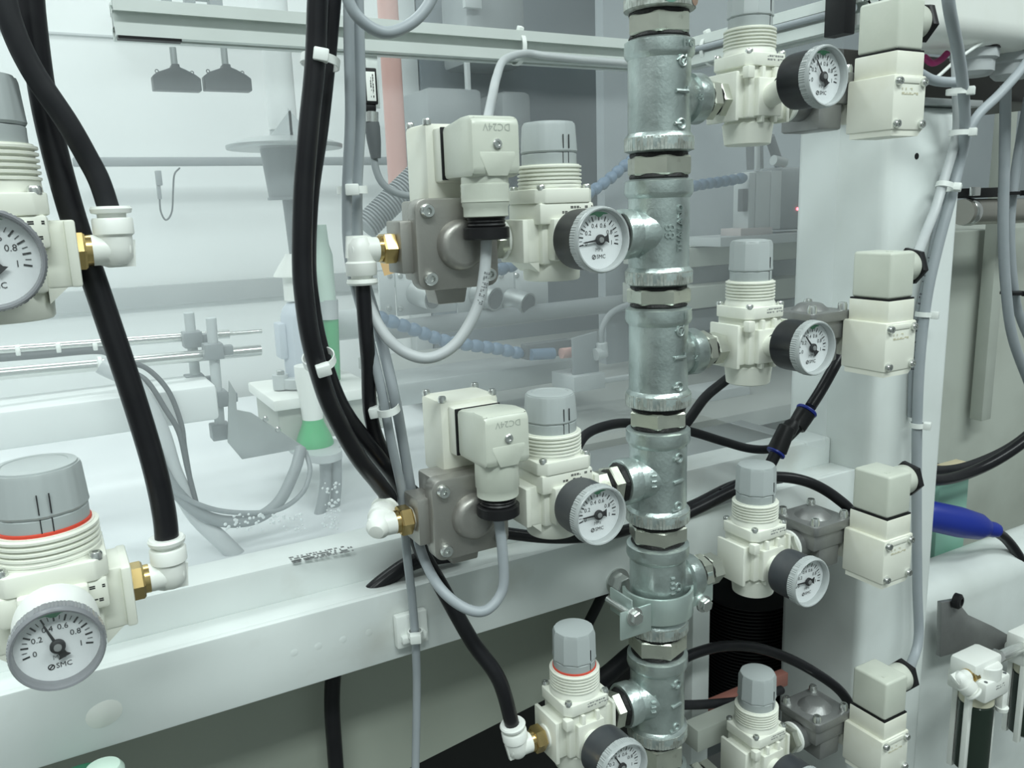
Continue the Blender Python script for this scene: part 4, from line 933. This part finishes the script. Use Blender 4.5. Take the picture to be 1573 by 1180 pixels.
# --- probe holder
o = rootat('probe_holder', 'grey upright plate holding an angled cable plug left of the pipe', 'bracket', W(905, 600, .34))
yp = .36
def ph(q):
    c0 = W(900, 560, yp); P = [(880, 520), (918, 509), (921, 585), (882, 596)]; q.prism([((W(x, y, yp)-c0).x, (W(x, y, yp)-c0).z) for x, y in P], c0, X, Z, Y, .004, .0005)
wpart('plate', o, midg, ph)
wpart('foot', o, ltg, lambda q: (pbox(q, 882, 576, 930, 600, yp-.01, .05, .001), pbox(q, 900, 580, 985, 588, yp, .008, .002)))
wpart('plug', o, ltg, lambda q: (q.cyl(W(914, 545, yp-.004), W(928, 541, yp-.004), .0075, n=18), q.cyl(W(926, 548, yp-.004), W(924, 526, yp-.004), .0068, n=18, b=.001)))
wpart('cable', o, midg, lambda q: q.tube(spline(pxs([(924, 527, yp-.004), (925, 505, yp-.004), (938, 482, yp-.002), (965, 468, yp), (1000, 462, yp)]), 7), .0036, 12))
wpart('laser_body', o, dkg, lambda q: pbox(q, 809, 526, 879, 549, yp+.03, .015, .001))
wpart('blue_barrel', o, blueh, lambda q: q.cyl(W(815, 545, yp+.028), W(850, 543, yp+.028), .007, n=16))
wpart('red_barrel', o, salmon, lambda q: q.cyl(W(862, 543, yp+.02), W(880, 541, yp+.02), .0065, n=16), label='faded red barrel')
# --- large hazy housings behind the grey panel side
o = rootat('spindle_housing', 'large dim grey housing behind the profile above the upper valve', 'housing', W(740, 230, .90))
wpart('upper_block', o, midg, lambda q: pbox(q, 716, -30, 808, 100, .86, .10, .01))
wpart('lower_block', o, midg, lambda q: (pbox(q, 657, 135, 742, 215, .84, .12, .008), pbox(q, 772, 140, 818, 230, .86, .10, .01)))
wpart('bar', o, ltg, lambda q: (pbox(q, 718, 45, 724, 230, .845, .01), pbox(q, 714, -20, 740, 12, .845, .01)))
# --- fixture right of the pipe
yf_ = .42
o = rootat('work_fixture', 'pale clamping fixture with red indicator light right of the pipe', 'fixture', W(1180, 370, yf_))
wpart('block', o, ltg, lambda q: pbox(q, 1150, 265, 1160, 352, yf_, .03, .001))
wpart('block', o, ltg, lambda q: pbox(q, 1161, 263, 1183, 352, yf_, .03, .001))
wpart('block', o, ltg, lambda q: pbox(q, 1184, 262, 1200, 352, yf_, .03, .001))
wpart('motor_block', o, midg, lambda q: pbox(q, 1200, 256, 1262, 352, yf_+.012, .05, .008))
wpart('plinth', o, mat('pinkish_pad', (.55, .50, .49), .5), lambda q: pbox(q, 1138, 350, 1187, 362, yf_-.004, .04, .001))
wpart('base_plate', o, ltg, lambda q: pbox(q, 1107, 360, 1270, 374, yf_-.012, .08, .001))
wpart('shaft', o, dkg, lambda q: (q.cyl(W(1160, 260, yf_+.03), W(1158, 190, yf_+.03), .012, n=20), q.cyl(W(1200, 262, yf_+.03), W(1182, 210, yf_+.03), .007, n=16)))
wpart('rod', o, stn, lambda q: (q.cyl(W(1163, 262, yf_), W(1163, 205, yf_), .004, n=14), q.cyl(W(1188, 246, yf_), W(1205, 250, yf_), .007, n=16)))
wpart('hinge', o, dkg, lambda q: pbox(q, 1141, 290, 1149, 325, yf_, .01, .001))
wpart('indicator', o, ledm, lambda q: q.lathe([(.0022, 0), (.0016, .0014), (0, .0018)], W(1225, 321, yf_+.011), (0, -1, 0), 14), label='small lit red indicator')
o = rootat('fixture_table', 'grey layered machine table below the fixture', 'table', W(1150, 470, .50))
wpart('slab', o, cabg, lambda q: pbox(q, 1050, 376, 1238, 404, .46, .14, .001))
wpart('slab', o, midg, lambda q: pbox(q, 1050, 404, 1238, 432, .48, .12, .001))
wpart('slab', o, cabg, lambda q: pbox(q, 1050, 434, 1238, 466, .44, .14, .001))
wpart('slab', o, midg, lambda q: pbox(q, 1050, 468, 1238, 500, .46, .12, .001))
o = rootat('machine_table', 'wide grey machine table top right of the pipe', 'table', W(1150, 650, .34))
zt = W(1120, 640, .26).z
wpart('top', o, mat('worn_table', (.34, .36, .34), .45, var=(.42, .44, .42), vs=12), lambda q: q.box(.10, .62, .262, .95, zt-.02, zt, .001))
wpart('stop_block', o, ltg, lambda q: pbox(q, 1086, 598, 1152, 632, .33, .05, .001))
o = rootat('mounting_rail', 'satin metal mounting rail with a bolt, behind the Y connector', 'rail', W(1120, 720, .10))
wpart('rail', o, stn, lambda q: (q.box(-.02, .279, .125, .20, W(1120, 735, .125).z, W(1120, 690, .125).z, .002)))
wpart('bolt', o, dkg, lambda q: q.cyl(W(1157, 692, .14), W(1157, 678, .14), .0055, n=18, b=.0006))

# ================================================================== RIGHT OF THE COLUMN
q = MB(); q.box(.40, 1.6, .62, .64, .3, 2.2); solo('partition_wall', q, mat('blue_grey_panel', (.27, .30, .32), .5, var=(.33, .36, .37), vs=5), 'blue grey rear panel seen past the column', 'panel')
q = MB(); z_ = W(1520, 352, .30).z; q.box(.70, 1.5, .30, .60, .0, z_, .003); solo('control_cabinet', q, cabg, 'beige steel cabinet right of the column with dents', 'cabinet')
o = rootat('junction_box', 'white moulded junction box cut by the top right corner', 'box', W(1540, 60, .06))
c = W(1427, 50, .06)
wpart('shell', o, creamw, lambda q: q.box(W(1428, 50, .03).x, W(1428, 50, .03).x+.4, .03, .105, W(1480, 62, .03).z, 1.75, .02, 4))
for px, py in ((1497, 62), (1556, 48)):
    g_ = Vector((W(px, py+20, .062).x, .062, W(1480, 62, .03).z-.005)); wpart('gland', o, greyl, lambda q: (q.lathe([(.020, 0), (.021, .004), (.021, .010), (.018, .012), (.018, .022), (.014, .026)], g_+Z*.008, (0, 0, -1), 10), ))
    wpart('gland_ring', o, blackp, lambda q: q.lathe([(.0215, 0), (.0215, .002)], g_+Z*.008, (0, 0, -1), 28))
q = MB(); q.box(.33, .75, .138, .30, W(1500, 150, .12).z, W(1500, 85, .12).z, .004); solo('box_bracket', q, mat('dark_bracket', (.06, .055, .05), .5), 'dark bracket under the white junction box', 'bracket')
hose('magenta_wire', 'short magenta wire beside the top solenoid valve', 'wire', [(1420, 88, .06), (1432, 97, .06), (1445, 92, .06), (1455, 82, .06)], .003, magen)
hose('tie_tail', 'thin white cable tie tail crossing beside the top solenoid valve', 'tie', [(1412, 135, .05), (1440, 118, .05), (1470, 92, .045), (1523, 55, .04)], .0016, tiem)
hose('signal_cable', 'grey cable leaving the top solenoid valve toward the bundle', 'cable', [(1405, 108, .02), (1430, 122, .02), (1452, 126, .018), (1472, 126, .014)], .0042, greyc, group=gc)
o = rootat('air_cylinder', 'brushed metal cylinder lying right of the column', 'cylinder', W(1530, 345, .2))
a, b_ = W(1478, 326, .22), W(1640, 322, .22)
wpart('barrel', o, mat('brushed_tube', (.40, .39, .35), .3, .6), lambda q: q.cyl(a, b_, .0165, n=32))
wpart('end_ring', o, steel, lambda q: q.lathe([(.0168, .006), (.0176, .008), (.0176, .016), (.0168, .018)], a, b_-a, 32))
wpart('holder', o, blackp, lambda q: pbox(q, 1490, 288, 1560, 303, .21, .03, .002))
wpart('holder_bolt', o, steel, lambda q: pbox(q, 1493, 287, 1507, 301, .205, .004, .001))
for i, (lab, P, r) in enumerate((('grey cable hanging at the right edge, left one of two', [(1545, 130, .12), (1543, 250, .12), (1541, 350, .12), (1545, 440, .12), (1556, 520, .12), (1585, 600, .12)], .0058), ('grey cable hanging at the right edge, right one of two', [(1580, 150, .13), (1562, 250, .13), (1552, 340, .13), (1556, 430, .13), (1568, 490, .13), (1600, 560, .13)], .0052))):
    hose('signal_cable', lab, 'cable', P, r, greyc, group=gc)
for lab, px, py in (('black cable tie on the right edge cables, upper', 1553, 297), ('black cable tie on the right edge cables, lower', 1556, 450)):
    q = MB(); c = W(px, py, .125); q.lathe([(.0125, -.002), (.0138, -.0015), (.0138, .0015), (.0125, .002)], c, Z, 24); q.box(c.x-.002, c.x+.006, c.y-.018, c.y-.011, c.z-.003, c.z+.003, .0006); solo('cable_tie', q, blackp, lab, 'cable tie', 'black cable ties')
q = MB(); pbox(q, 1531, 120, 1546, 640, .27, .02, .002); solo('rear_post', q, cabg, 'pale upright post near the right edge', 'post')
# lower right
hose('power_cable', 'black power cable sweeping right beside the column, lower one', 'cable', [(1400, 735, .13), (1450, 737, .13), (1500, 722, .13), (1550, 695, .12), (1610, 650, .11)], .0068, hosem)
hose('power_cable', 'black power cable sweeping right beside the column, upper one', 'cable', [(1400, 722, .15), (1460, 722, .15), (1510, 708, .15), (1560, 682, .15), (1610, 640, .15)], .0060, hosed)
q = MB(); q.box(.40, .702, .20, .301, W(1490, 722, .2).z-.004, W(1490, 722, .2).z, .001); solo('cable_tray', q, dkg, 'dark tray under the black power cables', 'tray')
q = MB(); c = WZ(1464, 714, W(1490, 722, .2).z+.001); q.box(c.x-.022, c.x+.022, .20, .235, c.z-.001, c.z+.002, .0005); solo('paper_label', q, yellw, 'pale yellow label lying on the dark tray', 'label')
q = MB(); pbox(q, 1436, 740, 1480, 960, .162, .04, .003); solo('terminal_box', q, teal, 'pale teal box under the black power cables', 'box')
o = rootat('plug_connector', 'dark blue cable plug beside the column', 'plug', W(1480, 830, .10))
a, b_ = W(1418, 790, .13), W(1518, 812, .10)
wpart('shell', o, bluep, lambda q: q.lathe([(.017, 0), (.018, .004), (.0185, (b_-a).length*.55), (.016, (b_-a).length*.85), (.011, (b_-a).length*.97)], a, b_-a, 28))
wpart('strain_relief', o, bluep, lambda q: q.lathe([(.0095, 0), (.0095, .012), (.008, .018)], b_-(b_-a).normalized()*.004, (b_-a), 20))
hose('power_cable', 'black cable from the blue plug bending down at the right edge', 'cable', [W(1520, 812, .10), W(1545, 828, .10), W(1568, 860, .095), W(1590, 910, .09)], .0062, hosem)
q = MB(); q.box(.387, 1.1, .085, .16, .3, W(1500, 880, .085).z, .03, 5); solo('base_casting', q, paint, 'white rounded machine casting right of the column', 'casting')
# filters at bottom right
def afilter(label, px, py, yy, k=1.):
    c = W(px, py, yy); o = rootat('air_filter', label, 'filter', c, 'air filters at lower right')
    def hd(q):
        q.box(c.x-.021*k, c.x+.021*k, c.y-.021*k, c.y+.021*k, c.z-.014*k, c.z+.008*k, .003)
        q.box(c.x-.026*k, c.x+.020*k, c.y-.012*k, c.y+.017*k, c.z+.004*k, c.z+.026*k, .004)
        q.cyl((c.x, c.y-.008*k, c.z+.005*k), (c.x, c.y-.008*k, c.z+.020*k), .0135*k, n=32, b=.001)
    wpart('head', o, creamw, hd)
    wpart('collar', o, mat('ivory_collar', (.62, .60, .46), .4), lambda q: q.cyl((c.x, c.y, c.z-.026*k), (c.x, c.y, c.z-.012*k), .0165*k, n=32))
    wpart('bowl', o, bowlm, lambda q: q.cyl((c.x, c.y, c.z-.105*k), (c.x, c.y, c.z-.025*k), .0168*k, n=32, b=.003))
    for sx, sy in ((1.06, -.5), (-1.06, -.2), (-.4, 1.4)): wpart('guard_bar', o, creamw, lambda q: q.box(c.x+sx*.0165*k-.0035, c.x+sx*.0165*k+.0035, c.y+sy*.0125*k-.003, c.y+sy*.0125*k+.003, c.z-.11*k, c.z-.012*k, .0008))
    wpart('latch', o, creamw, lambda q: (q.box(c.x+.014*k, c.x+.023*k, c.y-.019*k, c.y-.012*k, c.z-.034*k, c.z-.012*k, .001), q.lathe([(.006*k, 0), (.0065*k, .004)], (c.x+.019*k, c.y-.016*k, c.z-.036*k), Z, 18)))
    for dx in (-.016, .016): wpart('head_hole', o, dkg, lambda q: q.cyl((c.x+dx*k, c.y-.017*k, c.z+.0075*k), (c.x+dx*k, c.y-.017*k, c.z+.0084*k), .0018, n=10))
    wpart('label_print', o, inkg, lambda q: print_block(q, (c.x-.004, c.y-.0212*k, c.z+.002), X, Z, .019*k, .006, 2, 31))
    return c
c1 = afilter('cream air filter with smoked bowl and white elbow, bottom right', 1503, 1040, .0)
c2 = afilter('cream air filter at the right edge behind the first filter', 1585, 1000, .03)
e6 = c1+Vector((-.038, -.004, .012)); fitting('white elbow fitting on the brass port of the bottom right filter', e6, (1, 0, 0), Vector((.35, -.6, -.7)).normalized())
o = rootat('filter_bracket', 'dark grey cast bracket with black bolt carrying the filters', 'bracket', W(1500, 960, .05))
def fb(q):
    yy = .06; c0 = W(1500, 960, yy); P = [(1447, 926), (1470, 922), (1488, 945), (1525, 962), (1566, 985), (1600, 1000), (1600, 1030), (1535, 1010), (1480, 1000), (1445, 1010)]
    q.prism([((W(x, y, yy)-c0).x, (W(x, y, yy)-c0).z) for x, y in P], c0, X, Z, Y, .006, .001)
wpart('plate', o, valvd, fb)
wpart('bolt', o, blackp, lambda q: q.lathe([(.0085, 0), (.0085, .006), (.006, .008), (.004, .008), (.004, .004), (0, .004)], W(1466, 922, .06), (.2, -1, 0), 24))
wpart('link_nut', o, steel, lambda q: (q.hexa(c1+Vector((.022, 0, .012)), c1+Vector((.036, .002, .012)), .014), q.cyl(c1+Vector((.03, 0, .012)), c2+Vector((-.02, 0, .012)), .006, n=16)))
# droplets of spray on the pane
dr = rootat('spray_film', 'streaks of spray clinging to the pane under the hose loop', 'water', W(420, 800, .2785))
for j, (lab, rg) in enumerate((('a', ((345, 790), (470, 815), 60)), ('b', ((495, 740), (522, 815), 50)))):
    def dfn(q):
        random.seed(40+j); (xa_, ya_), (xb_, yb2), n = rg
        for i in range(n):
            c = W(random.uniform(xa_, xb_), random.uniform(ya_, yb2), .2788); r = random.uniform(.0006, .0018); q.lathe([(r, 0), (r*.7, r*.4), (0, r*.5)], c, (0, -1, 0), 7)
    o = wpart('droplets', dr, dropm, dfn); o['kind'] = 'stuff'

o = rootat('push_button', 'pale domed push button with green collar at the bottom left edge', 'button', W(160, 1190, .03))
c = W(160, 1192, .03)
wpart('dome', o, greenl, lambda q: q.lathe([(.011, -.01), (.011, .003), (.009, .006), (0, .008)], c, Z, 28))
wpart('collar', o, mat('dark_green_plastic', (.03, .16, .09), .4), lambda q: q.lathe([(.019, -.012), (.020, -.004), (.017, .001), (.011, .002)], c-X*.012, Z, 28))
q = MB(); pbox(q, 1299, -60, 1316, 52, .028, .02, .001); solo('black_strip', q, blackp, 'black strip left of the topmost solenoid box', 'strip')  # narrow upright black strip beside the topmost solenoid
